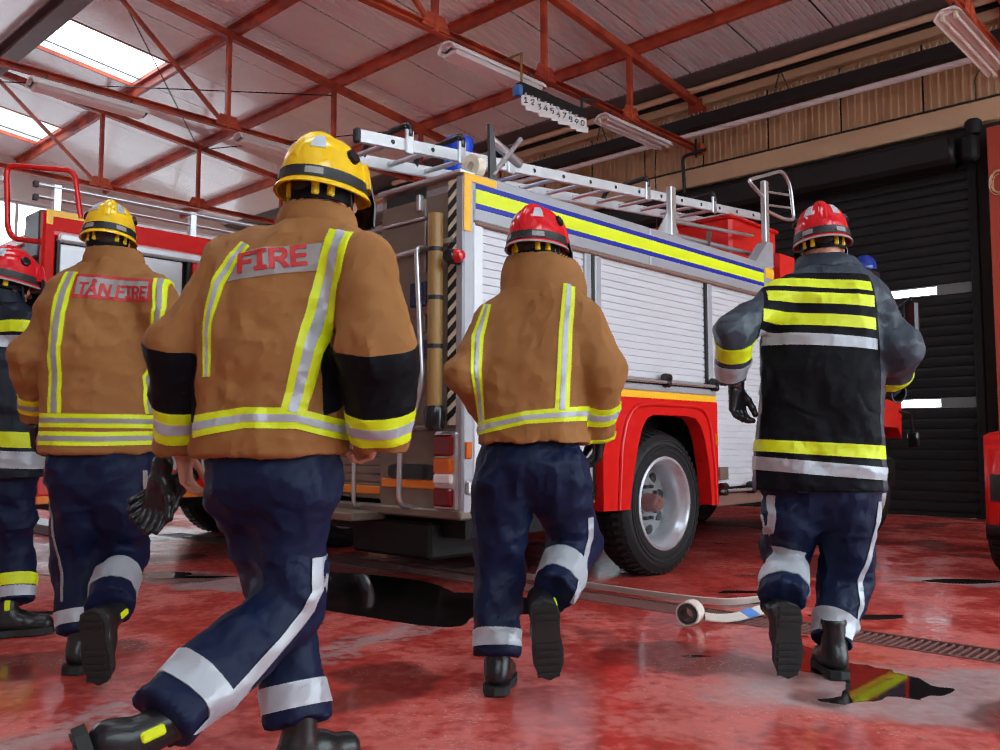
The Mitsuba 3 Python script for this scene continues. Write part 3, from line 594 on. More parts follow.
lp = put('marker_lamp', MB().lathe([(0.001, FY - .10), (0.035, FY - .10), (0.042, FY - .08), (0.042, FY - .01), (0.001, FY - .01)], (-3.60, 0, 2.0), 'y', 20).bar((-3.66, FY + .02, 1.99), (-3.60, FY - .04, 2.0), 0.03), 'mat_black_gloss', fe, 40)
put('red_lens', MB().lathe([(0.001, 0.055), (0.025, 0.047), (0.038, 0.02), (0.040, 0), (0.001, 0)], (-3.575, FY - 0.05, 2.0), 'x', 20), 'mat_helmet_red', lp, 40)
put('marker_lamp', MB().lathe([(0.001, FY - .10), (0.05, FY - .10), (0.06, FY - .07), (0.06, FY - .03), (0.001, FY - .03)], (-6.03, 0, 2.42), 'y', 20).tube([(-6.0, FY - .05, 2.42), (-5.8, FY - .03, 2.43)], 0.02, 8), 'mat_black_gloss', fe, 40)
put('grab_rail', MB().tube(fillet([(-3.87, FY + .02, 2.085), (-3.86, FY - 0.10, 2.09), (-3.80, FY - 0.10, 1.31), (-3.86, FY - .10, 1.11), (-3.99, FY - .10, 0.92), (-4.0, FY - .10, 0.59), (-4.0, FY + 0.02, 0.57)], 0.07), 0.017, 12), 'mat_alu', fe, True)
put('cross_bar', MB().tube([(-4.28, FY - 0.03, 2.07), (-3.87, FY - .03, 2.09)], 0.016, 10), 'mat_alu', fe, True)
put('grab_rail', MB().tube(fillet([(-4.48, FY + .02, 1.0), (-4.48, FY - 0.06, 1.0), (-4.475, FY - .06, 0.56), (-4.475, FY + .02, 0.56)], 0.05), 0.014, 10), 'mat_alu', fe, True)
pn = put('control_panel', R(-4.06, -3.86, FY + 0.0, FY + 0.03, 1.70, 1.96, 0.006), 'mat_rear', fe)
put('gauge_window', R(-4.02, -3.88, FY - 0.012, FY + 0.01, 1.755, 1.90, 0.006), 'mat_navy_gloss', pn)
put('rear_window', R(-4.06, -3.77, FY - 0.004, FY + 0.03, 1.445, 1.555, 0.006), 'mat_navy_gloss', fe)
tp = MB()
for i in range(11):
    for j in range(16): tp.box(-4.02 + .022 * i, -4.008 + .022 * i, FY + .012, FY + .02, 1.06 + .022 * j, 1.066 + .022 * j)
put('tread_plate', tp.box(-4.04, -3.79, FY + .016, FY + .03, 1.05, 1.42), 'mat_rear', fe, False)
put('step_bar', R(-4.28, -3.84, FY - 0.02, FY + .02, 1.02, 1.05, 0.005), 'mat_rear', fe)
tl = put('tail_light_cluster', R(-3.805, -3.605, FY - 0.012, FY + 0.03, 0.565, 1.015, 0.015), 'mat_alu', fe)
for z0, z1 in ((0.875, 0.995), (0.59, 0.695)): put('red_light', R(-3.785, -3.635, FY - 0.035, FY, z0, z1, 0.012), 'mat_red_lens', tl)
put('indicator_light', R(-3.785, -3.635, FY - 0.037, FY, 0.775, 0.865, 0.012), 'mat_orange_lens', tl)
put('reversing_light', R(-3.785, -3.635, FY - 0.035, FY, 0.715, 0.775, 0.012), 'mat_white', tl)
put('handle_recess', MB().prism(Polygon([(-4.22 + 0.205 + 0.205 * math.copysign(abs(math.cos(t)) ** .35, math.cos(t)), 0.78 + 0.045 * math.copysign(abs(math.sin(t)) ** .5, math.sin(t))) for t in np.linspace(0, 2 * np.pi, 40)[:-1]]), 'y', FY + .0, FY + .03), 'mat_black_gloss', fe, False)
put('orange_strip', R(-4.29, -3.80, FY + .006, FY + .03, 0.685, 0.735, 0.003), 'mat_orange', fe)
put('rear_sill', R(FN, FS, FY - 0.02, FY + 0.08, 0.52, 0.575, 0.01), 'mat_rear', fe)
# middle of the rear: shutter, orange strip, step, black box under it
ms = put('pump_shutter', B(-5.2, -4.34, FY + .10, FY + .13, 0.60, 2.16), 'mat_rear', fe, False)
for k in range(30): put('shutter_slat', R(-5.2, -4.34, FY + .088, FY + .105, 0.60 + 0.052 * k, 0.645 + 0.052 * k, 0.005), 'mat_rear', ms)
put('orange_strip', R(-5.2, -4.34, FY + .07, FY + .09, 0.63, 0.68, 0.003), 'mat_orange', fe)
for k in range(4): put('stowage_box', R(-5.18, -4.34, FY + .05 + .03 * k, 4.4, 2.17 + .07 * k, 2.225 + .07 * k, 0.012), 'mat_alu', fe)
put('rear_step', R(-5.25, -4.29, FY - 0.22, FY + .05, 0.485, 0.535, 0.008), 'mat_rear', fe)
put('under_box', R(-4.60, -3.86, FY + .02, FY + .5, 0.27, 0.49, 0.02), 'mat_frame_black', fe)
put('under_frame', B(FN + .1, FS - .1, FY + .12, FY + 1.2, 0.40, 0.56), 'mat_frame_black', fe, False)
# ---- cab
cabm = 'mat_red_paint'
put('cab', MB().prism(Polygon([(7.42, 0.75), (8.95, 0.75), (8.98, 1.12), (10.2, 1.12), (10.3, 1.0), (10.34, 1.4), (10.1, 2.55), (9.95, 2.64), (7.42, 2.64)]), 'x', FN + 0.02, FS - .0), cabm, fe, False)
put('cab_floor', B(FN + .36, FS - .36, 7.4, 10.25, 0.5, 1.12), 'mat_frame_black', fe, False)
for x0, x1 in ((FS - .01, FS + .006), (FN - .006, FN + .03)):
    put('cab_side_window', MB().prism(Polygon([(7.6, 1.65), (8.65, 1.65), (8.65, 2.45), (7.6, 2.45)]), 'x', x0, x1).prism(Polygon([(8.8, 1.65), (10.15, 1.6), (9.98, 2.45), (8.8, 2.45)]), 'x', x0, x1), 'mat_navy_gloss', fe, False)
    put('cab_stripe', B(x0 - 0.001, x1 + .002, 7.45, 10.2, 1.51, 1.60), 'mat_yellow_hv', fe, False); put('cab_stripe', B(x0 - .001, x1 + .002, 7.45, 10.2, 1.44, 1.50), 'mat_yellow_orange', fe, False)
put('front_bumper', R(FN + .1, FS - .12, 10.2, 10.45, 0.42, 0.80, 0.05), 'mat_frame_black', fe)
put('windscreen', MB().prism(Polygon([(10.335, 1.5), (10.345, 1.5), (10.13, 2.48), (10.12, 2.48)]), 'x', FN + .12, FS - .12), 'mat_navy_gloss', fe, False)
mr = put('door_mirror', R(FS + .02, FS + .18, 10.40, 10.50, 2.08, 2.55, 0.03), 'mat_black_gloss', fe)
put('mirror_arm', MB().tube([(FS - .02, 10.2, 2.42), (FS + .1, 10.45, 2.60), (FS + .1, 10.45, 2.0), (FS - .02, 10.25, 1.8)], 0.014, 8), 'mat_black', mr, True)
put('low_mirror', MB().tube(fillet([(FS, 10.25, 1.3), (FS + .06, 10.42, 1.28), (FS + .08, 10.44, 1.05)], .05), 0.016, 8).rbox(FS + .02, FS + .14, 10.40, 10.47, 0.90, 1.08, .02), 'mat_black_gloss', fe, 40)
bc = put('beacon_base', R(-3.80, -3.58, 9.55, 9.85, 2.62, 2.82, 0.02), 'mat_black', fe)
put('blue_beacon', MB().lathe([(0.12, 2.82), (0.128, 2.84), (0.12, 2.90), (0.09, 2.955), (0.05, 2.985), (0.001, 2.99)], (-3.69, 9.70, 0), 'z', 28), 'mat_blue_dome', bc, 60)
put('beacon_base', R(-5.8, -5.55, 9.48, 9.80, 2.62, 2.78, 0.02), 'mat_black', fe)
# ---- roof gear: stowage bin, posts
rb = put('roof_bin', R(-5.6, -3.95, 7.25, 8.15, 2.56, 3.02, 0.03), cabm, fe)
put('bin_lip', MB().rbox(-5.62, -3.93, 7.23, 8.17, 3.0, 3.035, 0.012), cabm, rb)
put('roof_locker', R(-5.5, -4.55, 5.0, 6.9, 2.46, 2.66, 0.02), cabm, fe)
def roof_post(y, z0, z1, tall=False):
    p = put('ladder_post', R(FS - .105, FS - .055, y - 0.035, y + 0.035, z0, z1, 0.006), 'mat_alu', fe)
    put('post_gusset', MB().prism(Polygon([(y - 0.20, z0), (y + 0.16, z0), (y + 0.03, z0 + 0.22), (y - 0.03, z0 + 0.22)]), 'x', FS - .10, FS - .09), 'mat_alu', p, False)
    return p
roof_post(5.78, 2.50, 2.91); roof_post(7.32, 2.52, 3.29)
put('post_base', MB().prism(Polygon([(7.0, 2.50), (7.34, 2.50), (7.34, 2.72), (7.24, 2.72)]), 'x', FS - .12, FS - .02), 'mat_grey_panel', fe, False)
put('ladder_post', MB().prism(Polygon([(3.77, 2.50), (3.84, 2.50), (3.80, 2.86), (3.765, 2.87)]), 'x', FS - .09, FS - .07), 'mat_dark_metal', fe, False)
put('ladder_lock_arm', MB().tube([(FS - .08, 3.80, 2.56), (FS - .12, 4.10, 2.87)], 0.016, 10).tube([(FS - .1, 3.80, 2.79), (FS - .15, 4.12, 2.72)], 0.03, 10), 'mat_alu', fe, True)
put('guide_roller', MB().lathe([(0.03, -0.03), (0.075, -0.03), (0.06, 0), (0.075, 0.03), (0.03, 0.03), (0.03, -0.03)], (FS - .14, 3.70, 2.60), 'y', 20), 'mat_cream', fe, 40)
put('roof_rail', MB().tube([(FS - .22, 6.0, 2.60), (FS - .22, 7.6, 2.66)], 0.022, 8).tube([(FS - .3, 6.15, 2.75), (FS - .3, 7.5, 2.86)], 0.018, 8), 'mat_alu', fe, True)
put('strap', MB().bar((FS - .2, 6.55, 2.72), (FS - .2, 6.50, 2.52), 0.05, 0.006), 'mat_hub', fe, False)
tag(put('water_barrel', MB().lathe([(0.001, 2.465), (0.095, 2.465), (0.105, 2.54), (0.105, 3.11), (0.11, 3.12), (0.11, 3.16), (0.10, 3.18), (0.001, 3.18)], (-4.62, 4.45, 0), 'z', 28), 'mat_blue_plastic', smooth=40), 'blue plastic barrel standing on the fire engine roof behind the ladder', 'barrel')

# ---- ladders on the roof
def ladder(xn, xf, ya, yb, za, slope, label, rungs, rail=(0.03, 0.072)):
    t = thing('ladder', label, 'ladder'); zz = lambda y: za + slope * (y - ya)
    for x in (xn, xf):
        st = put('rail', MB().bar((x, ya, zz(ya)), (x, yb, zz(yb)), rail[0], rail[1]), 'mat_alu_light', t, False)
        for k in range(rungs):
            y = ya + 0.25 + k * (yb - ya - 0.4) / (rungs - 1)
            put('rung_plug', MB().lathe([(0.001, 0.004), (0.013, 0.004), (0.015, 0), (0.001, 0)], (x + rail[0] / 2, y, zz(y)), 'x', 12), 'mat_black', st, 40)
        put('end_cap', R(x - 0.022, x + 0.022, ya - 0.02, ya + 0.015, zz(ya) - 0.042, zz(ya) + 0.042, 0.008), 'mat_black', st)
    for k in range(rungs):
        y = ya + 0.25 + k * (yb - ya - 0.4) / (rungs - 1)
        put('rung', MB().tube([(xn, y, zz(y) - .005), (xf, y, zz(y) - .005)], 0.016, 10), 'mat_alu', t, True)
    return t
zlad = lambda y: 2.70 + 0.09 * (y - 3.05)
lad = ladder(-4.0, -4.42, 3.05, 7.9, 2.70, 0.09, 'long aluminium ladder lying over the grey fire engine roof, rungs in view', 15)
for y in (3.42, 3.86, 4.32, 5.95, 7.0):
    z = zlad(y)
    c = put('ladder_clamp', R(-3.99, -3.965, y - 0.03, y + 0.03, z - 0.06, z + 0.09, 0.006), 'mat_alu', lad)
    put('clamp_arm', MB().tube(fillet([(-3.975, y, z + 0.05), (-3.975, y, z + 0.13), (-4.40, y, z + 0.10), (-4.43, y, z + .0)], 0.05), 0.02, 8), 'mat_black_gloss', c, True)
lad2 = ladder(-4.80, -5.15, 4.85, 7.15, 2.80, 0.06, 'second aluminium ladder behind the long one on the grey fire engine roof', 11)
hp = put('ladder_hoop', MB().tube(fillet([(-3.66, 7.30, 3.15), (-3.66, 7.03, 3.24), (-3.66, 7.70, 3.475), (-3.66, 7.86, 3.38), (-3.66, 7.93, 3.05), (-3.66, 7.72, 3.02), (-3.66, 7.35, 3.03)], 0.07), 0.017, 10).tube([(-3.66, 7.32, 3.20), (-3.66, 7.9, 3.28)], 0.012, 8).tube([(-3.66, 7.32, 3.08), (-3.66, 7.92, 3.16)], 0.012, 8), 'mat_alu', fe, True)

# ---- second fire engine, at the left
GS, GN, GY = -6.6, -9.0, 2.29
fe2 = thing('fire_engine', 'red fire engine with white shutters standing behind the leftmost firefighters', 'fire engine')
put('body', MB().box(GN + .05, GS - .05, GY + .08, 8.7, 0.62, 2.42), 'mat_frame_black', fe2, False)
put('roof', R(GN, GS, GY + .02, 8.7, 2.42, 2.50, 0.012), 'mat_red_paint', fe2)
for side, x in ((1, GS), (-1, GN)):
    o = lambda a: x - side * a
    put('fascia', R(o(-.004), o(.05), GY + .02, 8.6, 2.455, 2.60, 0.01), 'mat_red_vinyl', fe2)
    put('corner_marking', MB().prism(Polygon([(GY + .015, 2.50), (GY + .06, 2.50), (GY + .06, 2.56), (GY + .46, 2.56), (GY + .46, 2.605), (GY + .015, 2.605)]), 'x', o(-.007), o(0)), 'mat_yellow_orange', fe2, False)
    put('shutter_housing', R(o(-.02), o(.05), GY + .10, 8.6, 2.385, 2.45, 0.015), 'mat_alu_light', fe2)
    put('corner_post', R(o(-.002), o(.08), GY, GY + 0.085, 0.55, 2.60, 0.014), 'mat_red_vinyl', fe2)
    for a in (3.42, 4.5, 5.9, 7.2): put('pillar', R(o(-.004), o(.05), a, a + 0.065, 0.72, 2.385, 0.008), 'mat_red_paint', fe2)
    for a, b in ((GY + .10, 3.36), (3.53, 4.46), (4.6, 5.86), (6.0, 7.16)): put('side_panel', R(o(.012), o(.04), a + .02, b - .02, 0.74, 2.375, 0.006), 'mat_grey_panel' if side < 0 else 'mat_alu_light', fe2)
    for a, b in ((GY + .095, GY + .115), (3.37, 3.40), (3.50, 3.52)): put('seal', B(o(-.002), o(.03), a, b, 0.72, 2.385), 'mat_black', fe2, False)
    put('lower_skirt', R(o(-.006), o(.06), GY + .02, 4.4, 0.58, 0.74, 0.012), 'mat_red_paint', fe2)
    put('lower_stripe', R(o(-.010), o(.05), GY + .02, 4.4, 0.525, 0.58, 0.004), 'mat_orange', fe2)
    wheel(fe2, o(.04), 5.0, 0.50, 0.27, side, 0.315); wheel(fe2, o(.04), 7.9, 0.50, 0.27, side, 0.315)
put('chassis', B(GN + .5, GS - .5, GY + .4, 8.4, 0.42, 0.64), 'mat_frame_black', fe2, False)
put('rear_face', B(GN + .05, GS - .08, GY + .04, GY + .10, 0.55, 2.48), 'mat_dark_metal', fe2, False)
put('rear_locker', R(-6.98, GS - .09, GY - 0.0, GY + .12, 2.28, 2.62, 0.012), 'mat_dark_metal', fe2)
put('rear_frame', R(-7.06, -6.96, GY - .03, GY + .06, 0.6, 2.3, .01), 'mat_red_paint', fe2)
put('tail_board', R(GN, GS, GY - .12, GY + .06, 0.55, 0.66, 0.015), 'mat_rear', fe2)
put('tail_light', R(-6.85, -6.72, GY - .03, GY + .04, 0.72, 0.98, 0.012), 'mat_red_lens', fe2)
lr = thing('ladder', 'white ladder standing against the rear of the left fire engine', 'ladder')
for x in (-7.5, -7.16):
    st = put('rail', MB().bar((x, GY - .19, 0.5), (x, GY - .15, 2.52), 0.085, 0.035, (0, 1, 0)), 'mat_alu_light', lr, False)
    for k in range(24): put('rail_hole', B(x - .012, x + .012, GY - .215, GY - .16, 0.62 + .08 * k, 0.635 + .08 * k), 'mat_black', st, False)
for k in range(7): put('rung', MB().tube([(-7.5, GY - .17, 0.7 + .28 * k), (-7.16, GY - .17, 0.7 + .28 * k)], 0.018, 8), 'mat_alu', lr, True)
put('hand_loop', MB().tube(fillet([(-6.62, GY + .06, 2.37), (-6.90, GY - .10, 2.42), (-6.96, GY - .12, 2.50), (-6.98, GY - .14, 2.97), (-6.62, GY + .2, 2.93), (-6.60, GY + .25, 2.58)], 0.07), 0.020, 12), 'mat_red_paint', fe2, True)
gr = put('roof_gallery', MB().tube([(GS - .02, GY - .05, 2.775), (GS - .02, 8.0, 2.80)], 0.018, 8).tube([(GS - .02, GY - .05, 2.69), (GS - .02, 8.0, 2.70)], 0.014, 8), 'mat_alu', fe2, True)
for y in (2.38, 3.42, 4.6, 6.0): put('gallery_post', R(GS - .05, GS - .005, y - .03, y + .03, 2.50, 2.80, 0.006), 'mat_alu', gr)
put('gallery_end', MB().box(GS - .04, GS - .0, GY - .07, GY - .04, 2.66, 2.70).box(GS - .04, GS - .0, GY - .07, GY - .04, 2.755, 2.795), 'mat_black', gr, False)
sp = put('spare_gear', R(-7.4, -6.75, 3.5, 3.95, 2.50, 2.60, 0.02), 'mat_dark_metal', fe2)
lad3 = ladder(-7.0, -7.4, 2.9, 7.0, 2.68, 0.0, 'aluminium ladder on the roof of the red fire engine at the left', 12)

# ---- the red car at the right edge (front corner towards the camera)
car = thing('car', 'glossy red car, only its corner showing at the right edge', 'car')
CX0, CX1, CY = -1.88, -0.12, 6.52
CM = (CX0 + CX1) / 2
def man(mb):
    v, f = mb.mesh(); 
    tm = trimesh.Trimesh(v, f, process=True); tm.merge_vertices(); trimesh.repair.fix_normals(tm)
    q = m3.Manifold(m3.Mesh(np.array(tm.vertices, np.float32), np.array(tm.faces, np.uint32)))
    if q.is_empty(): raise ValueError(str(q.status()))
    return q
side_v = Polygon([(0.0, 0.30), (0.0, 0.66), (0.10, 0.90), (0.35, 1.02), (1.25, 1.10), (1.95, 1.55), (3.1, 1.58), (3.95, 1.12), (4.25, 1.0), (4.35, 0.7), (4.32, 0.30)]).buffer(-0.06).buffer(0.06)
top_v = Polygon([(0, 0.55), (0.10, 0.16), (0.3, 0.03), (0.6, 0), (1.2, 0), (1.5, 0.03), (1.68, 0.16), (1.76, 0.55), (1.76, 3.9), (1.62, 4.3), (1.2, 4.36), (0.5, 4.36), (0.14, 4.3), (0, 3.9)]).buffer(-0.08).buffer(0.08)
front_v = Polygon([(0.03, 0.26), (0.0, 0.55), (0.0, 0.78), (0.06, 1.0), (0.16, 1.08), (0.36, 1.60), (1.40, 1.60), (1.60, 1.08), (1.70, 1.0), (1.76, 0.78), (1.76, 0.55), (1.73, 0.26)]).buffer(-0.05).buffer(0.05)
shell = man(MB().prism(side_v, 'x', 0, 1.76)) ^ man(MB().prism(top_v, 'z', 0, 2)) ^ man(MB().prism(front_v, 'y', -0.2, 4.6))
for yy in (0.80, 3.5):
    shell = shell - m3.Manifold.cylinder(0.4, 0.36, 0.36, 40).rotate([0, 90, 0]).translate([-0.1, yy, 0.33]) - m3.Manifold.cylinder(0.5, 0.36, 0.36, 40).rotate([0, 90, 0]).translate([1.46, yy, 0.33])
off = np.array([CX0, CY, 0.0])
def carput(name, man_, mat, parent=car, smooth=35):
    q = man_.to_mesh(); return put(name, (q.vert_properties[:, :3] + off, q.tri_verts), mat, parent, smooth)
carput('body', shell, 'mat_red_paint')
sh2 = shell.scale([1.004, 1.002, 1.004]).translate([-0.0035, -0.004, -0.002])
carput('windscreen', sh2 ^ man(MB().box(0.36, 1.40, 1.30, 1.92, 1.13, 1.50)), 'mat_navy_gloss')
for x0, x1 in ((-.1, 0.45), (1.3, 1.9)):
    carput('side_window', sh2 ^ man(MB().prism(Polygon([(1.55, 1.14), (2.0, 1.46), (3.0, 1.46), (3.5, 1.16)]), 'x', x0, x1)), 'mat_navy_gloss')
    carput('headlight', sh2.translate([0, -0.006, 0]) ^ man(MB().box(x0 + .24 if x0 < 0 else x0, x1 if x0 < 0 else x1 - .24, -.1, 0.3, 0.56, 0.74)), 'mat_black_gloss')
carput('grille', sh2.translate([0, -0.004, 0]) ^ man(MB().box(0.5, 1.26, -.1, 0.3, 0.42, 0.72)), 'mat_black')
carput('bumper_trim', sh2.translate([0, -0.003, 0]) ^ man(MB().box(-.1, 1.9, -.1, 0.40, 0.25, 0.40)), 'mat_black')
for yy in (0.80, 3.5):
    for s, x in ((-1, 0.03), (1, 1.73)):
        wheel(car, CX0 + x, CY + yy, 0.33, 0.21, s, 0.21)
# ================================================================ THINGS ON THE FLOOR
def flat_blob(cx, cy, rx, ry, ang, seed, n=72, rough=0.28):
    r_ = np.random.RandomState(seed); ph = r_.rand(6) * 6.28; am = r_.rand(6)
    t = np.linspace(0, 2 * np.pi, n, endpoint=False)
    rad = 1 + rough * sum(am[k] / (k + 1) ** 0.7 * np.sin((k + 2) * t + ph[k]) for k in range(6)) * 0.6
    x, y = rx * rad * np.cos(t), ry * rad * np.sin(t); c, s = math.cos(ang), math.sin(ang)
    return Polygon(np.stack([cx + c * x - s * y, cy + s * x + c * y], -1)).buffer(0)
def puddle(poly, label, mat='mat_puddle', h=0.0014, name='puddle', cat='puddle'):
    if poly.geom_type != 'Polygon': poly = max(poly.geoms, key=lambda g: g.area)
    put(name, MB().prism(poly, 'z', 0.0004, h), mat, None, False, label=label, cat=cat)
U = CAM_FWD, CAM_RIGHT
CA = math.atan2(CAM_RIGHT[1], CAM_RIGHT[0])
pud = Polygon([(-2.019, 3.979), (-1.992, 4.152), (-1.797, 3.995), (-1.593, 3.884), (-1.43, 3.898), (-1.265, 3.817), (-1.145, 3.751), (-1.184, 3.512), (-1.302, 3.49), (-1.358, 3.229), (-1.442, 3.234), (-1.453, 3.422), (-1.465, 3.586), (-1.603, 3.603), (-1.773, 3.643), (-1.914, 3.779)])
pud = pud.buffer(-0.03).buffer(0.06).buffer(-0.03).segmentize(0.015); _c = np.array(pud.exterior.coords)[:-1]
_n = np.array([[meshkit.fbm([x * 9, y * 9, k * 7.0], 3, 5) - 0.5 for k in (0, 1)] for x, y in _c]); pud = Polygon(_c + 0.12 * _n).buffer(0)
puddle(pud, 'dark puddle under the boots of the firefighter in the black jacket')
puddle(flat_blob(-4.55, 3.50, 1.15, 0.44, -0.12, 11, rough=0.22).union(flat_blob(-4.85, 3.76, 0.8, 0.40, 0.0, 12, rough=.12)).union(flat_blob(-3.75, 3.85, 0.5, 0.30, 0.2, 15, rough=.12)), 'large dark puddle mirroring the underside at the rear of the grey fire engine')
puddle(flat_blob(-6.05, 3.08, 0.34, 0.07, CA + 0.06, 21, rough=.5).union(flat_blob(-6.25, 3.10, 0.18, 0.12, CA, 22)), 'dark wet streak on the floor between the two yellow helmeted firefighters')
puddle(flat_blob(-6.55, 2.65, 0.30, 0.07, CA - .2, 31, rough=.5), 'dark wet streak beside the leftmost black boot')
puddle(flat_blob(-5.35, 1.92, 0.16, 0.06, CA, 41, rough=.5), 'small dark wet patch in front of the leftmost black boot')
puddle(flat_blob(-1.95, 6.70, 0.26, 0.10, CA, 51), 'small dark puddle by the red car')
puddle(flat_blob(-2.62, 4.98, 0.15, 0.05, CA, 61), 'small dark wet spot behind the hose, nearer to the wheel')
puddle(flat_blob(-2.85, 5.25, 0.13, 0.06, CA, 71), 'small dark wet spot right behind the hose, farther one')
puddle(flat_blob(-1.98, 4.95, 0.26, 0.08, CA, 75), 'dark wet streak behind the raised boot of the black jacketed firefighter')
puddle(flat_blob(-4.0, 2.78, 0.07, 0.03, CA, 81), 'tiny dark wet spot left of the standing boot below the rear step')
puddle(flat_blob(-2.15, 3.55, 0.055, 0.022, CA, 91), 'tiny dark wet spot on the red floor in front of the hose end')
puddle(flat_blob(-2.0, 4.25, 0.05, 0.02, CA, 95), 'tiny dark wet spot between the hose end and the nearest drain bars')

# flat hose: lies along the drain, turns under the firefighter, comes back rolled at the coupling
hs = thing('fire_hose', 'flat pale canvas fire hose lying along the drain, its end rolled up', 'hose')
def ribbon(pts, w, th, twist=None):
    pts = np.asarray(pts, float); m = len(pts); tan = np.gradient(pts, axis=0); tan /= np.linalg.norm(tan, axis=1, keepdims=True)
    side = np.cross(tan, (0, 0, 1.0)); side /= np.linalg.norm(side, axis=1, keepdims=True) + 1e-9
    upv = np.cross(side, tan)
    if twist is not None:
        c, s = np.cos(twist)[:, None], np.sin(twist)[:, None]; side, upv = side * c + upv * s, upv * c - side * s
    v = np.concatenate([[p + a * sd * w / 2 + b * u * th / 2 for a, b in ((-1, -1), (1, -1), (1, 1), (-1, 1))] for p, sd, u in zip(pts, side, upv)])
    f = []
    for k in range(m - 1):
        for j in range(4): f.append([4 * k + j, 4 * k + (j + 1) % 4, 4 * k + 4 + (j + 1) % 4, 4 * k + 4 + j])
    f += [[3, 2, 1, 0], [4 * m - 4, 4 * m - 3, 4 * m - 2, 4 * m - 1]]
    return MB().add(v, f)
def curve(ctrl, n):
    from scipy.interpolate import CubicSpline
    c = np.asarray(ctrl, float); t = np.r_[0, np.cumsum(np.linalg.norm(np.diff(c, axis=0), axis=1))]
    return CubicSpline(t, c)(np.linspace(0, t[-1], n))
c1 = curve([(-4.6, 4.68, .03), (-3.9, 4.66, .03), (-3.3, 4.65, .03), (-2.85, 4.66, .03), (-2.66, 4.72, .03), (-2.55, 4.90, .034), (-2.50, 5.06, 0.036)], 60)
put('canvas', ribbon(c1, 0.042, 0.008, np.full(60, 1.15)), 'mat_hose', hs, 30)
c2 = curve([(-2.50, 5.06, .036), (-2.43, 5.05, .036), (-2.39, 4.88, .036), (-2.375, 4.62, 0.034), (-2.375, 4.42, .033), (-2.40, 4.27, .034), (-2.47, 4.18, .045)], 60)
tw = np.interp(np.arange(60), [0, 15, 30, 45, 59], [1.3, 1.0, 0.5, 0.4, 0.5])
put('canvas', ribbon(c2, 0.060, 0.008, tw), 'mat_hose', hs, 30)
put('blue_band', ribbon(c2[36:44] + [0, 0, .002], 0.062, 0.0085, tw[36:44]), 'mat_hose_blue', hs, 30)
a = np.linspace(0, 4 * np.pi, 60); rr = np.linspace(0.062, 0.038, 60)
ctr = np.array([-2.53, 4.13, 0.064]); ax = np.array([-CAM_FWD[0] * .85 + CAM_RIGHT[0] * -.5, -CAM_FWD[1] * .85 + CAM_RIGHT[1] * -.5, 0]); ax /= np.linalg.norm(ax)
e1 = np.cross(ax, (0, 0, 1)); e2 = np.array([0, 0, 1.0])
for k, (r0, r1) in enumerate(((0.062, 0.055), (0.050, 0.043))):
    ring = []
    prof = [(r0, -0.05), (r0, 0.05), (r1, 0.05), (r1, -0.05), (r0, -0.05)]
    lm = MB().lathe(prof, (0, 0, 0), 'z', 32); v, f = lm.mesh()
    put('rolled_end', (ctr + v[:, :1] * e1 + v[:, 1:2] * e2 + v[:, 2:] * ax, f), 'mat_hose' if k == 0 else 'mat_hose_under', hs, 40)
lm = MB().lathe([(0.041, -0.05), (0.041, 0.062), (0.034, 0.062), (0.034, -0.05), (0.041, -0.05)], (0, 0, 0), 'z', 32); v, f = lm.mesh()
put('coupling', (ctr + v[:, :1] * e1 + v[:, 1:2] * e2 + v[:, 2:] * ax, f), 'mat_dark_metal', hs, 40)
tag(put('timber_beam', MB().rbox(-11.9, -11.0, 4.75, 4.95, 0.0, 0.10, 0.01), 'mat_wood', smooth=30), 'pale yellowish timber lying on the floor behind the leftmost firefighters', 'timber')
tag(put('kerb_block', MB().rbox(-10.9, -8.9, 3.5, 3.75, 0.0, 0.12, 0.015), 'mat_dark_metal', smooth=30), 'dark low kerb on the floor behind the two leftmost firefighters', 'kerb')
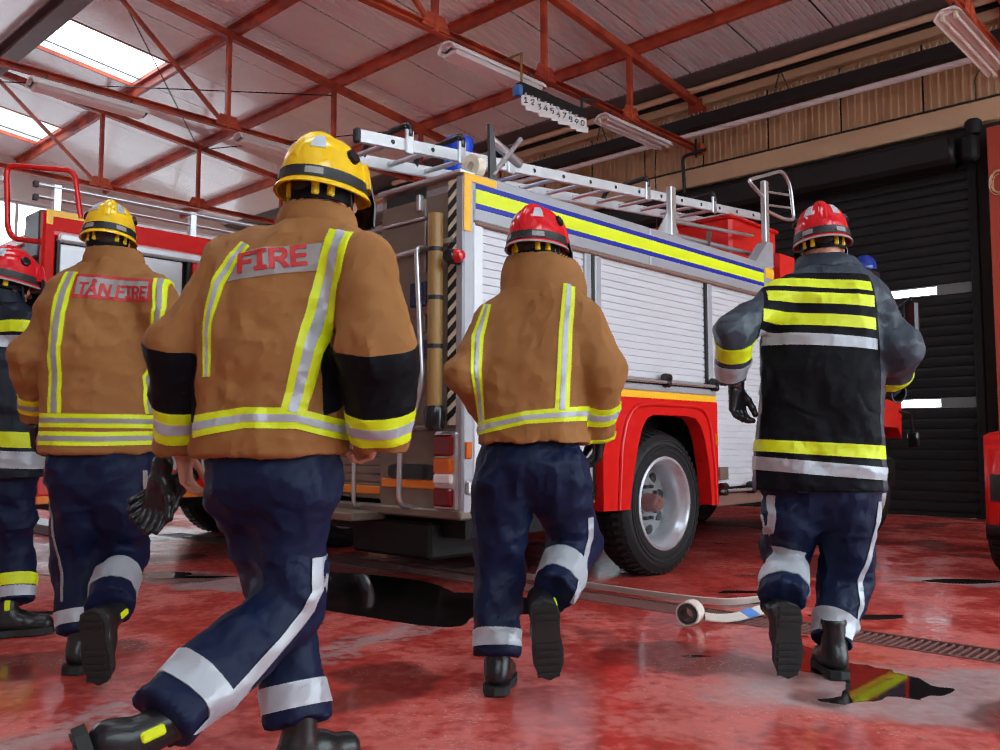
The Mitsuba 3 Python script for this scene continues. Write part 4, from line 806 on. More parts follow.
# ================================================================ PEOPLE: shapes from blended distance fields
EF, ER, EZ = CAM_FWD, CAM_RIGHT, np.array([0, 0, 1.0])
_TETS = [(0, 5, 1, 7), (0, 1, 3, 7), (0, 3, 2, 7), (0, 2, 6, 7), (0, 6, 4, 7), (0, 4, 5, 7)]
_OFF = np.array([[(c >> 2) & 1, (c >> 1) & 1, c & 1] for c in range(8)])
def iso(fn, lo, hi, h):
    """Zero surface of fn over a box, by marching tetrahedra."""
    lo, hi = np.asarray(lo, float), np.asarray(hi, float)
    n = np.maximum(np.ceil((hi - lo) / h).astype(int) + 1, 3)
    g = np.stack(np.meshgrid(*[lo[k] + h * np.arange(n[k]) for k in range(3)], indexing='ij'), -1)
    v = fn(g.reshape(-1, 3)).astype(np.float64); v[np.abs(v) < 1e-5] = 1e-5
    V3 = v.reshape(n); st = np.array([n[1] * n[2], n[2], 1])
    s = V3 < 0; cell = np.zeros(n - 1, int)
    for o in _OFF: cell += s[o[0]:n[0] - 1 + o[0], o[1]:n[1] - 1 + o[1], o[2]:n[2] - 1 + o[2]]
    idx = np.argwhere((cell > 0) & (cell < 8)); base = idx @ st; corner = base[:, None] + (_OFF @ st)[None]
    gp = g.reshape(-1, 3); E, TR, ref = [], [], []
    for t in _TETS:
        q = corner[:, t]; ins = v[q] < 0; c = ins.sum(1)
        for cnt in (1, 3):
            m = c == cnt
            if m.any():
                qq, ii = q[m], ins[m]; lone = np.argmax(ii if cnt == 1 else ~ii, 1); r = np.arange(len(qq))
                others = np.array([[1, 2, 3], [0, 2, 3], [0, 1, 3], [0, 1, 2]])[lone]; a = qq[r, lone]
                TR.append(np.stack([np.stack([a, qq[r, others[:, k]]], -1) for k in range(3)], 1))
                o3 = gp[qq[r[:, None], others]] - gp[a][:, None]; d = np.linalg.det(o3); ref.append(d if cnt == 1 else -d)
        m = c == 2
        if m.any():
            qq, ii = q[m], ins[m]; o = np.argsort(~ii, 1, kind='stable'); r = np.arange(len(qq))[:, None]; w = qq[r, o]
            A, B_, C_, D = w.T; e = [np.stack(x, -1) for x in ((A, C_), (A, D), (B_, D), (B_, C_))]
            d = np.linalg.det(gp[w[:, 1:]] - gp[w[:, :1]])
            TR += [np.stack([e[0], e[1], e[2]], 1), np.stack([e[0], e[2], e[3]], 1)]; ref += [d, d]
    TR, ref = np.concatenate(TR), np.concatenate(ref); TR.sort(axis=2)
    key = TR[..., 0].astype(np.int64) * len(v) + TR[..., 1]; uk, inv = np.unique(key.ravel(), return_inverse=True)
    a, b = uk // len(v), uk % len(v); t = np.clip(v[a] / (v[a] - v[b]), 0.06, 0.94)[:, None]
    pts = gp[a] * (1 - t) + gp[b] * t; f = inv.reshape(-1, 3)
    flip = ref < 0
    f[flip] = f[flip][:, ::-1]
    return pts, f
def relax(v, f, it=2, lam=0.5):
    n = len(v); e = np.vstack([f[:, [0, 1]], f[:, [1, 2]], f[:, [2, 0]]]); deg = np.maximum(np.bincount(e.ravel(), minlength=n), 1)[:, None]
    for k in range(it):
        for l in (lam, -lam * 1.04):
            acc = np.zeros_like(v)
            for d in range(3): acc[:, d] = np.bincount(e[:, 0], v[e[:, 1], d], n) + np.bincount(e[:, 1], v[e[:, 0], d], n)
            v = v + l * (acc / deg - v)
    return v
def vnorm(v, f):
    c = np.cross(v[f[:, 1]] - v[f[:, 0]], v[f[:, 2]] - v[f[:, 0]]); n = np.zeros_like(v)
    for k in range(3):
        for d in range(3): n[:, d] += np.bincount(f[:, k], c[:, d], len(v))
    return n / (np.linalg.norm(n, axis=1, keepdims=True) + 1e-12)
def to_man(v, f):
    q = m3.Manifold(m3.Mesh(np.asarray(v, np.float32), np.asarray(f, np.uint32)))
    if q.is_empty(): raise ValueError('not a solid: ' + str(q.status()))
    return q
def from_man(q):
    m = q.to_mesh(); return np.array(m.vert_properties[:, :3], float), np.array(m.tri_verts, int)
def smin(a, b, k):
    h = np.clip(0.5 + 0.5 * (b - a) / k, 0, 1); return b * (1 - h) + a * h - k * h * (1 - h)
def cone(p, a, b, ra, rb):
    a, b = np.asarray(a, float), np.asarray(b, float); d = b - a; t = np.clip((p - a) @ d / (d @ d), 0, 1)
    return np.linalg.norm(p - a - t[:, None] * d, axis=1) - (ra + (rb - ra) * t)
def ell(p, c, r):
    q = (p - np.asarray(c)) / np.asarray(r); k = np.linalg.norm(q, axis=1); return (k - 1) * min(r)
def stack(p, rows, yaw, e=2.4, round_=0.02):
    """A body of stacked oval sections: rows of (z, centre r, centre f, half width, half depth)."""
    rows = np.array(sorted(rows)); z = np.clip(p[:, 2], rows[0, 0], rows[-1, 0])
    from scipy.interpolate import PchipInterpolator
    w = PchipInterpolator(rows[:, 0], rows[:, 1:], axis=0)(z)
    c, s = math.cos(yaw), math.sin(yaw); x, y = p[:, 0] - w[:, 0], p[:, 1] - w[:, 1]
    u, q = x * c - y * s, x * s + y * c
    k = (np.abs(u / w[:, 2]) ** e + np.abs(q / w[:, 3]) ** e) ** (1 / e)
    d = (k - 1) * np.minimum(w[:, 2], w[:, 3]); dz = np.maximum(p[:, 2] - rows[-1, 0], rows[0, 0] - p[:, 2])
    return np.maximum(d, dz)
def plane(p, o, n): n = np.asarray(n, float); return (p - np.asarray(o)) @ (n / np.linalg.norm(n))
def wrinkle(v, f, amp, freq, seed, stretch=(1, 1, 0.7)):
    if amp == 0: return v
    n = vnorm(v, f); q = v * freq * np.asarray(stretch)
    q = q + 0.8 * np.stack([meshkit.noise(q * 0.6 + 10 * k, seed + k) for k in range(3)], -1)
    w = 1 - 2 * np.abs(meshkit.noise(q, seed + 5) - 0.5); w2 = 1 - 2 * np.abs(meshkit.noise(q * 2.5, seed + 9) - 0.5); w3 = 1 - 2 * np.abs(meshkit.noise(q * 5.6, seed + 13) - 0.5)
    return v + n * (amp * ((w - 0.72) + 0.62 * (w2 - 0.70) + 0.26 * (w3 - 0.70)))[:, None]
def bounds(pts, pad):
    pts = np.asarray(pts, float); return pts.min(0) - pad, pts.max(0) + pad

# ---- shared head, hand, boot and helmet meshes (local frames)
def head_fn(p):
    """Origin at brow height in the middle of the head; y forwards."""
    d = ell(p, (0, -0.005, 0.01), (0.078, 0.098, 0.105))
    d = smin(d, ell(p, (0, 0.030, -0.055), (0.062, 0.066, 0.085)), 0.03)                 # face and jaw
    d = smin(d, ell(p, (0, 0.075, -0.112), (0.026, 0.022, 0.020)), 0.02)                 # chin
    d = smin(d, cone(p, (0, 0.096, -0.012), (0, 0.118, -0.050), 0.009, 0.014), 0.012)    # nose
    d = smin(d, cone(p, (-.045, 0.080, 0.004), (.045, 0.080, 0.004), 0.012, 0.012), 0.02)  # brow
    for s in (-1, 1):
        d = -smin(-d, ell(p, (s * 0.032, 0.094, -0.020), (0.017, 0.012, 0.011)), 0.010)   # eye sockets
        d = smin(d, ell(p, (s * 0.052, 0.066, -0.045), (0.020, 0.020, 0.018)), 0.02)      # cheek
        d = smin(d, np.maximum(ell(p, (s * 0.080, -0.008, -0.035), (0.012, 0.020, 0.034)), -ell(p, (s * 0.094, -0.004, -0.035), (0.010, 0.011, 0.022))), 0.006)
    d = smin(d, ell(p, (0, 0.092, -0.079), (0.026, 0.010, 0.006)), 0.006)
    d = smin(d, ell(p, (0, 0.090, -0.090), (0.022, 0.010, 0.006)), 0.006)
    d = -smin(-d, ell(p, (0, 0.104, -0.0845), (0.022, 0.006, 0.0025)), 0.003)
    return smin(d, cone(p, (0, -0.022, -0.05), (0, -0.030, -0.17), 0.058, 0.060), 0.03)   # neck
HEAD = iso(head_fn, (-.11, -.125, -.25), (.11, .145, .13), 0.0065)
HEAD = (relax(*HEAD, 1), HEAD[1])
def hand_fn(p, curl, thumb, grow=0.0):
    """Origin at the wrist; fingers along +y, palm towards -z, thumb on the +x side."""
    d = cone(p, (0, -0.04, 0), (0, 0.012, 0), 0.027, 0.026)
    for x0, x1 in ((-0.030, -0.024), (-0.010, -0.008), (0.012, 0.010), (0.032, 0.026)):
        d = smin(d, cone(p, (x1 * .75, 0.015, 0), (x0, 0.088, 0), 0.017, 0.0125), 0.014)
    for x, L, r, k in ((-0.034, 0.066, 0.0082, 1.12), (-0.012, 0.080, 0.0090, 1.0), (0.011, 0.086, 0.0093, 0.95), (0.033, 0.078, 0.0090, 0.85)):
        q, a = np.array([x, 0.090, 0.0]), curl * k * 0.65; sp = x * 0.9
        for seg, c in ((0.46, 0.55), (0.31, 0.80), (0.25, 0.5)):
            n = q + L * seg * np.array([sp * math.cos(a) * .6, math.cos(a), -math.sin(a)])
            d = smin(d, cone(p, q, n, r, r * 0.93), 0.004); q, r = n, r * 0.93; a += curl * k * c
    q = np.array([0.026, 0.022, -0.006]); a = thumb
    for L, r in ((0.042, 0.0125), (0.034, 0.0105), (0.028, 0.0095)):
        n = q + L * np.array([math.sin(a), math.cos(a), -0.35]); d = smin(d, cone(p, q, n, r, r * .92), 0.008); q = n; a -= 0.22
    return d - grow
def hand_mesh(curl, thumb, grow=0.0, h=0.0045):
    v, f = iso(lambda p: hand_fn(p, curl, thumb, grow), (-.085, -.075, -.135), (.125, .20, .045), h); return relax(v, f, 1), f
HANDS = {'open': hand_mesh(0.45, 0.75), 'curled': hand_mesh(1.15, 0.45), 'half': hand_mesh(0.8, 0.55)}
GLOVES = {'open': hand_mesh(0.45, 0.75, 0.004, 0.0055), 'half': hand_mesh(0.8, 0.55, 0.004, 0.0055)}

def boot_fn(p):
    """Origin at the ankle joint 0.11 above the sole; y towards the toe."""
    d = cone(p, (0, -0.012, 0.10), (0, -0.012, 0.0), 0.046, 0.051)
    d = smin(d, cone(p, (0, -0.035, -0.045), (0, 0.05, -0.045), 0.047, 0.050), 0.03)
    d = smin(d, cone(p, (0, 0.05, -0.055), (0.004, 0.150, -0.068), 0.046, 0.045), 0.03)
    d = np.maximum(d, -(p[:, 2] + 0.088)); return np.maximum(d, p[:, 2] - 0.105)
BOOT = iso(boot_fn, (-.09, -.11, -.10), (.09, .22, .18), 0.009); BOOT = (relax(*BOOT, 2), BOOT[1])
_sole = Polygon([(-.034, -.075), (-.046, -.04), (-.040, .02), (-.048, .09), (-.046, .14), (-.028, .185), (.004, .20), (.034, .185), (.050, .14), (.052, .09), (.040, .02), (.046, -.04), (.034, -.075), (0, -.088)]).buffer(.006)
SOLE = MB().prism(_sole, 'z', -0.112, -0.082)
for yy in np.arange(-0.07, 0.19, 0.028):
    if not 0.0 < yy < 0.045: SOLE.box(-.040, .040, yy - .008, yy + .008, -0.118, -0.110)
boot_d = mikit.ply(BOOT, 'mat_leather', True); sole_d = mikit.ply(SOLE.mesh(), 'mat_sole', False)
cuff_d = mikit.ply(MB().lathe([(0.043, 0.090), (0.050, 0.090), (0.051, 0.103), (0.047, 0.110), (0.041, 0.105)], (0, -0.015, 0), 'z', 28).mesh(), 'mat_leather', 50)
tabb_d = mikit.ply(MB().rbox(0.042, 0.055, -0.028, -0.002, 0.015, 0.072, 0.005).mesh(), 'mat_tape_yellow', 30)

HW, HL, HH = 0.124, 0.156, 0.168           # helmet half width, half length, height
def hs_pt(th, t, off=0.0):
    """A point of the helmet's outside: th = 0 at the back, growing to the wearer's right; t from crown 0 to rim 1."""
    th, t = np.asarray(th, float), np.asarray(t, float); a = t * np.pi / 2 * 1.04
    s, c = np.sin(np.minimum(a, np.pi / 2)) ** 0.82, np.cos(a); fl = 0.010 * np.clip((t - 0.86) / 0.14, 0, 1) ** 2
    k = 1 + off / 0.13
    x = (HW * s + fl) * np.sin(th) * k; y = -(HL * s + fl * 1.4) * np.cos(th) * k
    z = HH * np.sign(c) * np.abs(c) ** 0.92 * k - 0.018 * np.clip(t - .6, 0, 1) / .4 * np.sin(th) ** 2 - 0.012 * np.clip(t - .6, 0, 1) / .4 * (np.cos(th) > 0) * np.cos(th) ** 2
    return np.stack(np.broadcast_arrays(x, y, z), -1)
def hs_patch(th0, th1, t0, t1, o0, o1, nt=10, ns=8, taper=1.0):
    """A raised patch on the helmet between two azimuths and two levels, from offset o0 to o1."""
    t = np.linspace(t0, t1, ns); m = (th0 + th1) / 2; w = np.linspace(th0 - m, th1 - m, nt)
    tt, ww = np.meshgrid(t, w, indexing='ij'); ww = ww * (taper + (1 - taper) * (tt - t0) / (t1 - t0))
    outer, inner = hs_pt(m + ww, tt, o1).reshape(-1, 3), hs_pt(m + ww, tt, o0).reshape(-1, 3); n = ns * nt; f = []
    for i in range(ns - 1):
        for j in range(nt - 1):
            a = i * nt + j; f += [[a, a + 1, a + nt + 1, a + nt], [n + a, n + a + nt, n + a + nt + 1, n + a + 1]]
    ring = [i for i in range(nt)] + [i * nt + nt - 1 for i in range(1, ns)] + [(ns - 1) * nt + i for i in range(nt - 2, -1, -1)] + [i * nt for i in range(ns - 2, 0, -1)]
    for a, b in zip(ring, ring[1:] + ring[:1]): f.append([a, n + a, n + b, b])
    q = MB().add(np.vstack([outer, inner]), [x[::-1] for x in f]); return q
def hs_shell():
    n, m = 64, 22; t = np.linspace(0.0, 1, m); th = np.arange(n) * 2 * np.pi / n; tt, hh = np.meshgrid(t, th, indexing='ij')
    o = hs_pt(hh, tt); i = hs_pt(hh, tt, -0.006); v = np.vstack([o.reshape(-1, 3), i.reshape(-1, 3)]); f = []; N = n * m
    for k in range(m - 1):
        for j in range(n):
            a, b = k * n + j, k * n + (j + 1) % n; f += [[a, a + n, b + n, b], [N + a, N + b, N + b + n, N + a + n]]
    for j in range(n): a, b = (m - 1) * n + j, (m - 1) * n + (j + 1) % n; f.append([a, N + a, N + b, b])
    return MB().add(v, f)
def hs_comb():
    q = MB(); y = np.linspace(-0.148, 0.115, 20); rings = []
    for k, yy in enumerate(y):
        u = k / 19; hgt = 0.016 * math.sin(math.pi * min(1, max(0.0, u * 0.86 + .12))) ** 0.5; w = 0.017 + 0.007 * math.sin(math.pi * u)
        z0 = HH * (max(0.0, 1 - abs(yy / HL) ** 2.25)) ** 0.47
        rings.append([[w * 1.25 * a, yy, z0 - 0.010 + b * (hgt + 0.010)] for a, b in ((-1, 0), (-.82, .6), (-.45, .93), (0, 1), (.45, .93), (.82, .6), (1, 0))])
    v = np.array(rings).reshape(-1, 3); f = []
    for k in range(19):
        for j in range(6): a = k * 7 + j; f.append([a, a + 1, a + 8, a + 7])
    return q.add(v, [x for x in f])
HELM = {'shell': hs_shell().mesh(), 'comb': hs_comb().mesh()}
def build_helmet(parent, mat, M, edge, band_from=(0.845, 0.95)):
    h = put('helmet', mikit.ply(HELM['shell'], mat, True), None, parent, to_world=M, label=None)
    A = lambda name, mb, m, sm=40: put(name, mb, m, h, sm, to_world=M)
    A('comb', HELM['comb'], mat)
    A('rim_band', hs_patch(-2.2, 2.2, band_from[0], band_from[1], -0.001, 0.0035, 60, 4), 'mat_black')
    A('rim_edge', hs_patch(-math.pi, math.pi, 0.975, 1.0, -0.007, 0.0035, 64, 3), edge)
    for s in (-1, 1):
        A('reflective_patch', hs_patch(s * 0.64 - 0.20, s * 0.64 + 0.20, 0.34, 0.62, -0.001, 0.002, 6, 6, 0.8), 'mat_silver_tape')
        A('band_label', hs_patch(s * 0.62 - 0.20, s * 0.62 + 0.20, band_from[0] + .02, band_from[1] - .02, 0.0, 0.005, 6, 3), 'mat_tape_dull')
        A('side_knob', knob(s), 'mat_black_gloss')
        for yy in (-0.095, -0.06): A('harness_clip', MB().rbox(s * (0.052 if yy < -.09 else 0.083) - .010, s * (0.052 if yy < -.09 else .083) + .010, yy - .012, yy + .012, -0.052, -0.002, 0.004), 'mat_strap_yellow', 30)
        A('chin_strap', MB().tube([(s * 0.098, 0.01, -0.01), (s * 0.092, 0.03, -0.07), (s * 0.060, 0.075, -0.135), (0, 0.095, -0.15)], 0.007, 6), 'mat_black', True)
    A('liner', MB().lathe([(0.104, -0.005), (0.100, -0.06), (0.096, -0.06), (0.098, -0.005), (0.104, -.005)], (0, -0.008, 0), 'z', 36), 'mat_cloth_black', 50)
    A('visor', hs_patch(math.pi - 0.95, math.pi + 0.95, 0.86, 1.22, 0.014, 0.018, 20, 8), 'mat_black_gloss')
    A('peak', hs_patch(math.pi - 1.1, math.pi + 1.1, 0.60, 0.90, 0.0, 0.014, 20, 6, 0.8), mat)
    return h
def knob(s):
    c = hs_pt(s * 1.60, 0.62)
    n = np.array([c[0] / HW ** 2, c[1] / HL ** 2, c[2] / HH ** 2]); n /= np.linalg.norm(n)
    return MB().tube([c - n * .01, c + n * 0.010, c + n * 0.014], [0.026, 0.024, 0.016], 18)
def frame(o, y, zhint):
    """World matrix of a local frame given in person coordinates: origin, forward (y) and up hint."""
    y = np.asarray(y, float) / np.linalg.norm(y); z = np.asarray(zhint, float); z = z - y * (z @ y); z /= np.linalg.norm(z); x = np.cross(y, z)
    m = np.eye(4); m[:3, 0], m[:3, 1], m[:3, 2], m[:3, 3] = x, y, z, o; return m
def rot(yaw, pitch, roll):
    """Heading to the right by yaw, nose up by pitch, head tipped to the right by roll (degrees)."""
    a, b, c = -math.radians(yaw), math.radians(pitch), math.radians(roll)
    Rz = np.array([[math.cos(a), -math.sin(a), 0], [math.sin(a), math.cos(a), 0], [0, 0, 1]]); Rx = np.array([[1, 0, 0], [0, math.cos(b), -math.sin(b)], [0, math.sin(b), math.cos(b)]])
    Ry = np.array([[math.cos(c), 0, math.sin(c)], [0, 1, 0], [-math.sin(c), 0, math.cos(c)]]); return Rz @ Rx @ Ry

class Figure:
    def __init__(self, spec):
        self.s = spec; self.J = {k: np.array(v, float) for k, v in spec['joints'].items()}; self.G = np.array(spec['ground'], float)
        self.W = np.eye(4); self.W[:3, 0], self.W[:3, 1], self.W[:3, 2], self.W[:3, 3] = ER, EF, EZ, self.G
        self.key = thing('person', spec['label'], 'person', spec.get('group'))
    def world(self, v): return self.G + v[:, :1] * ER + v[:, 1:2] * EF + v[:, 2:] * EZ
    def put(self, name, v, f, mat, parent=None, smooth=True, label=None):
        return put(name, mikit.ply((self.world(np.asarray(v, float)), f), mat, smooth), None, parent or self.key, label=label)
    def body(self):
        J, s = self.J, self.s; parts = []
        def fn(p):
            d = cone(p, J['pelvis'], J['chest'], 0.105, 0.115)
            d = smin(d, cone(p, J['shL'], J['shR'], 0.052, 0.052), 0.05)
            d = smin(d, cone(p, J['chest'], J['neck'], 0.09, 0.052), 0.05)
            for q in 'LR':
                d = smin(d, cone(p, J['sh' + q], J['el' + q], 0.046, 0.038), 0.03); d = smin(d, cone(p, J['el' + q], J['wr' + q], 0.038, 0.027), 0.02)
                d = smin(d, cone(p, J['hip' + q], J['kn' + q], 0.072, 0.052), 0.04); d = smin(d, cone(p, J['kn' + q], 0.3 * J['kn' + q] + 0.7 * J['an' + q], 0.050, 0.036), 0.03)
            return d
        v, f = iso(fn, *bounds(list(J.values()), 0.14), 0.02); q = to_man(v, f)
        R_ = rot(*s['head_rot']); self.HM = np.eye(4); self.HM[:3, :3] = R_; self.HM[:3, 3] = J['head']
        q = q + to_man(HEAD[0] @ R_.T + J['head'], HEAD[1])
        q = q + m3.Manifold.batch_hull([m3.Manifold.sphere(0.056, 24).translate(list(map(float, c))) for c in (J['head'] + R_ @ [0, -.03, -.13], J['neck'])])
        self.hand_frames = {}
        for k in 'LR':
            pose, fwd, palm = s['hands'][k]; fwd = np.asarray(fwd, float); y = fwd / np.linalg.norm(fwd); z = -np.asarray(palm, float); z = z - y * (z @ y); z /= np.linalg.norm(z); x = np.cross(y, z)
            m = np.stack([x, y, z], 1); hv, hf = HANDS[pose]
            side = s['hands'].get('thumb' + k, 1)
            if side < 0: hv, hf = hv * [-1, 1, 1], hf[:, ::-1]
            self.hand_frames[k] = (m, side); q = q + to_man(hv @ m.T + J['wr' + k], hf)
        bv, bf = from_man(q); self.put('body', bv, bf, 'mat_skin')
        k_ = s.get('helmet_k', 1.0); HW_ = self.W @ self.HM @ np.diag([k_, k_, k_, 1.0]); self.HMat = T(HW_)
        for e in (-1, 1):
            c = J['head'] + R_ @ [e * 0.032, 0.084, -0.020]; sp = trimesh.creation.icosphere(2, 0.0125); self.put('eye', np.array(sp.vertices) + c, np.array(sp.faces), 'mat_eye')
        hv, hf = iso(lambda p: np.maximum(np.maximum(ell(p, (0, -0.008, 0.01), (0.084, 0.103, 0.110)), p[:, 1] - 0.045), -(p[:, 2] + 0.088 - 0.35 * np.maximum(p[:, 1], -.05))), (-.1, -.13, -.1), (.1, .06, .13), 0.009)
        self.put('hair', relax(hv, hf, 1) @ R_.T + J['head'], hf, 'mat_hair')
        h = build_helmet(self.key, s['helmet_mat'], self.HMat, s['helmet_edge']); labels[h] = {'label': s['helmet_label']}
        if s.get('nape'): put('neck_guard', MB().lathe([(0.098, -0.02), (0.092, -0.13), (0.086, -0.13), (0.09, -0.02), (.098, -.02)], (0, -0.012, 0), 'z', 36), 'mat_cloth_black', h, 50, to_world=self.HMat)
    def garment(self, fn, box, h, amp, freq, seed, simplify=0.0012):
        v, f = iso(fn, *box, h); v = relax(v, f, 2); v = wrinkle(v, f, amp, freq, seed); q = to_man(v, f)
        if simplify: q = q.simplify(simplify)
        v, f = from_man(q); n = vnorm(v, f)
        return v, f, n, q
    def layer(self, g, inner, outer):
        v, f, n, q = g; return m3.Manifold(m3.Mesh((v + n * outer).astype(np.float32), f.astype(np.uint32))) - m3.Manifold(m3.Mesh((v + n * inner).astype(np.float32), f.astype(np.uint32)))
    def prism(self, poly, f0, f1, shear=0.0):
        """Solid over a polygon in the upright plane (r, z), from depth f0 to f1."""
        m = trimesh.creation.extrude_polygon(Polygon(poly).buffer(0), f1 - f0, engine='earcut'); v = np.array(m.vertices)
        w = np.stack([v[:, 0], f0 + v[:, 2], v[:, 1]], -1); return to_man(w, np.array(m.faces)[:, ::-1])
    def ring(self, a, b, t0, t1, r):
        """A short solid cylinder about the limb a-b between two fractions of its length."""
        a, b = np.asarray(a, float), np.asarray(b, float); m = frame(a, b - a, (0.3, 0.5, 0.9) if abs((b - a)[2]) > .8 * np.linalg.norm(b - a) else (0, 0, 1)); L = np.linalg.norm(b - a)
        c = m3.Manifold.cylinder(L * (t1 - t0), r, r, 32).rotate([-90, 0, 0]).translate([0, L * t0, 0]); return c.transform(m[:3])
    def tape(self, parent, g, solid, mat, inner, outer, name='reflective_tape', label=None, smooth=30):
        q = solid ^ self.layer_cached(g, inner, outer)
        if q.is_empty(): print('empty tape', self.key, name); return
        
        cs = q.decompose() if name != 'lettering' else [q]; tot = sum(c.volume() for c in cs)
        for c in cs:
            if c.volume() > 0.06 * tot: k_ = self.put(name, *from_man(c), mat, parent, smooth, label)
        return k_
    def layer_cached(self, g, inner, outer):
        k = (id(g), inner, outer); c = self.__dict__.setdefault('_lc', {})
        if k not in c: c[k] = self.layer(g, inner, outer)
        return c[k]
    def jacket(self):
        J, s = self.J, self.s; ar = s['arm_r']; js = s['jacket']
        tors = lambda p: stack(p, js['rows'], math.radians(s['yaw']))
        def fn(p):
            d = tors(p)
            for q in 'LR':
                sh, el, wr = J['sh' + q], J['el' + q], J['cuff' + q]; ra = s.get('arm_r' + q, ar)
                a = smin(cone(p, sh, el, ra[0], ra[1]), cone(p, el, wr, ra[1], ra[2]), 0.03); a = np.maximum(a, plane(p, wr, wr - el)); d = smin(d, a, 0.035)
            nb = J['neck'] - [0, 0, 0.055]
            d = smin(d, cone(p, J['shL'], nb, ar[0] * 0.82, 0.075), 0.04); d = smin(d, cone(p, J['shR'], nb, ar[0] * .82, 0.075), 0.04)
            hem = min(r[0] for r in js['rows']); return np.maximum(d, hem - p[:, 2])
        pts = [J[k] for k in ('shL', 'shR', 'elL', 'elR', 'cuffL', 'cuffR', 'neck')] + [(r[1] + q * r[3], r[2] + q * r[4], r[0]) for r in js['rows'] + js['collar'] for q in (-1, 1)]
        g = self.garment(fn, bounds(pts, 0.14), s.get('cell', 0.013), 0.026, 4.8, s['seed']); self.gj = g
        self.jk = self.put('jacket', g[0], g[1], js['mat'], label=js['label'])
        col = sorted(js['collar']); low = [(z - 0.035 if i == 0 else z, a + 0, b, w, e) for i, (z, a, b, w, e) in enumerate(col)]
        inn = [(z + (-0.05 if i == 0 else 0.05 if i == len(low) - 1 else 0), a, b, w - .020, e - .020) for i, (z, a, b, w, e) in enumerate(low)]
        cf = lambda p: np.maximum(stack(p, low, math.radians(s['yaw']), 2.1), -stack(p, inn, math.radians(s['yaw']), 2.1))
        cb = bounds([(r[1] + q * r[3], r[2] + q * r[4], r[0]) for r in low for q in (-1, 1)], 0.06)
        c = self.garment(cf, cb, 0.0075, 0.0, 7.0, s['seed'] + 7, 0.0006); self.put('collar', c[0], c[1], js['mat'], self.jk); return g
    def trousers(self):
        J, s = self.J, self.s; ts = s['trousers']; lr = ts['leg_r']
        def fn(p):
            d = stack(p, ts['rows'], math.radians(s['yaw'])) + 0.0
            for q in 'LR':
                hp, kn, hm = J['hip' + q], J['kn' + q], J['hem' + q]
                a = smin(cone(p, hp, kn, lr[0], lr[1]), cone(p, kn, hm, lr[1], lr[2]), 0.035); a = np.maximum(a, plane(p, hm, hm - kn)); d = smin(d, a, 0.05)
            return d
        pts = [J[k] for k in ('hipL', 'hipR', 'knL', 'knR', 'hemL', 'hemR')] + [(r[1] + q * r[3], r[2] + q * r[4], r[0]) for r in ts['rows'] for q in (-1, 1)]
        g = self.garment(fn, bounds(pts, 0.14), s.get('cell', 0.013), 0.028, 5.2, s['seed'] + 50); self.gt = g
        self.tr = self.put('trousers', g[0], g[1], 'mat_navy', label='dark blue trousers'); return g
    def boots(self):
        for q in 'LR':
            an = self.J['an' + q]; toe, upv = self.s['feet'][q]; M = self.W @ frame(an, toe, upv); b = put('boot', boot_d, None, self.key, to_world=T(M))
            put('sole', sole_d, None, b, to_world=T(M)); put('boot_cuff', cuff_d, None, b, to_world=T(M))
            Mt = M @ np.diag([1 if q == 'R' else -1, 1, 1, 1.0])
            if q == 'R': put('pull_tab', tabb_d, None, b, to_world=T(M))
    def glove(self, k, pose):
        m, side = self.hand_frames[k]; hv, hf = GLOVES[pose]
        if side < 0: hv, hf = hv * [-1, 1, 1], hf[:, ::-1]
        gk = self.put('glove', hv @ m.T + self.J['wr' + k], hf, 'mat_leather', label='black glove'); c = MB().lathe([(0.030, 0.02), (0.034, 0.0), (0.038, -0.05), (0.043, -0.09), (0.036, -.09), (.028, 0.0), (0.030, .02)], (0, 0, 0), 'y', 24); v, f = c.mesh()
        self.put('glove_cuff', v @ m.T + self.J['wr' + k], f, 'mat_leather', gk, 40); return gk
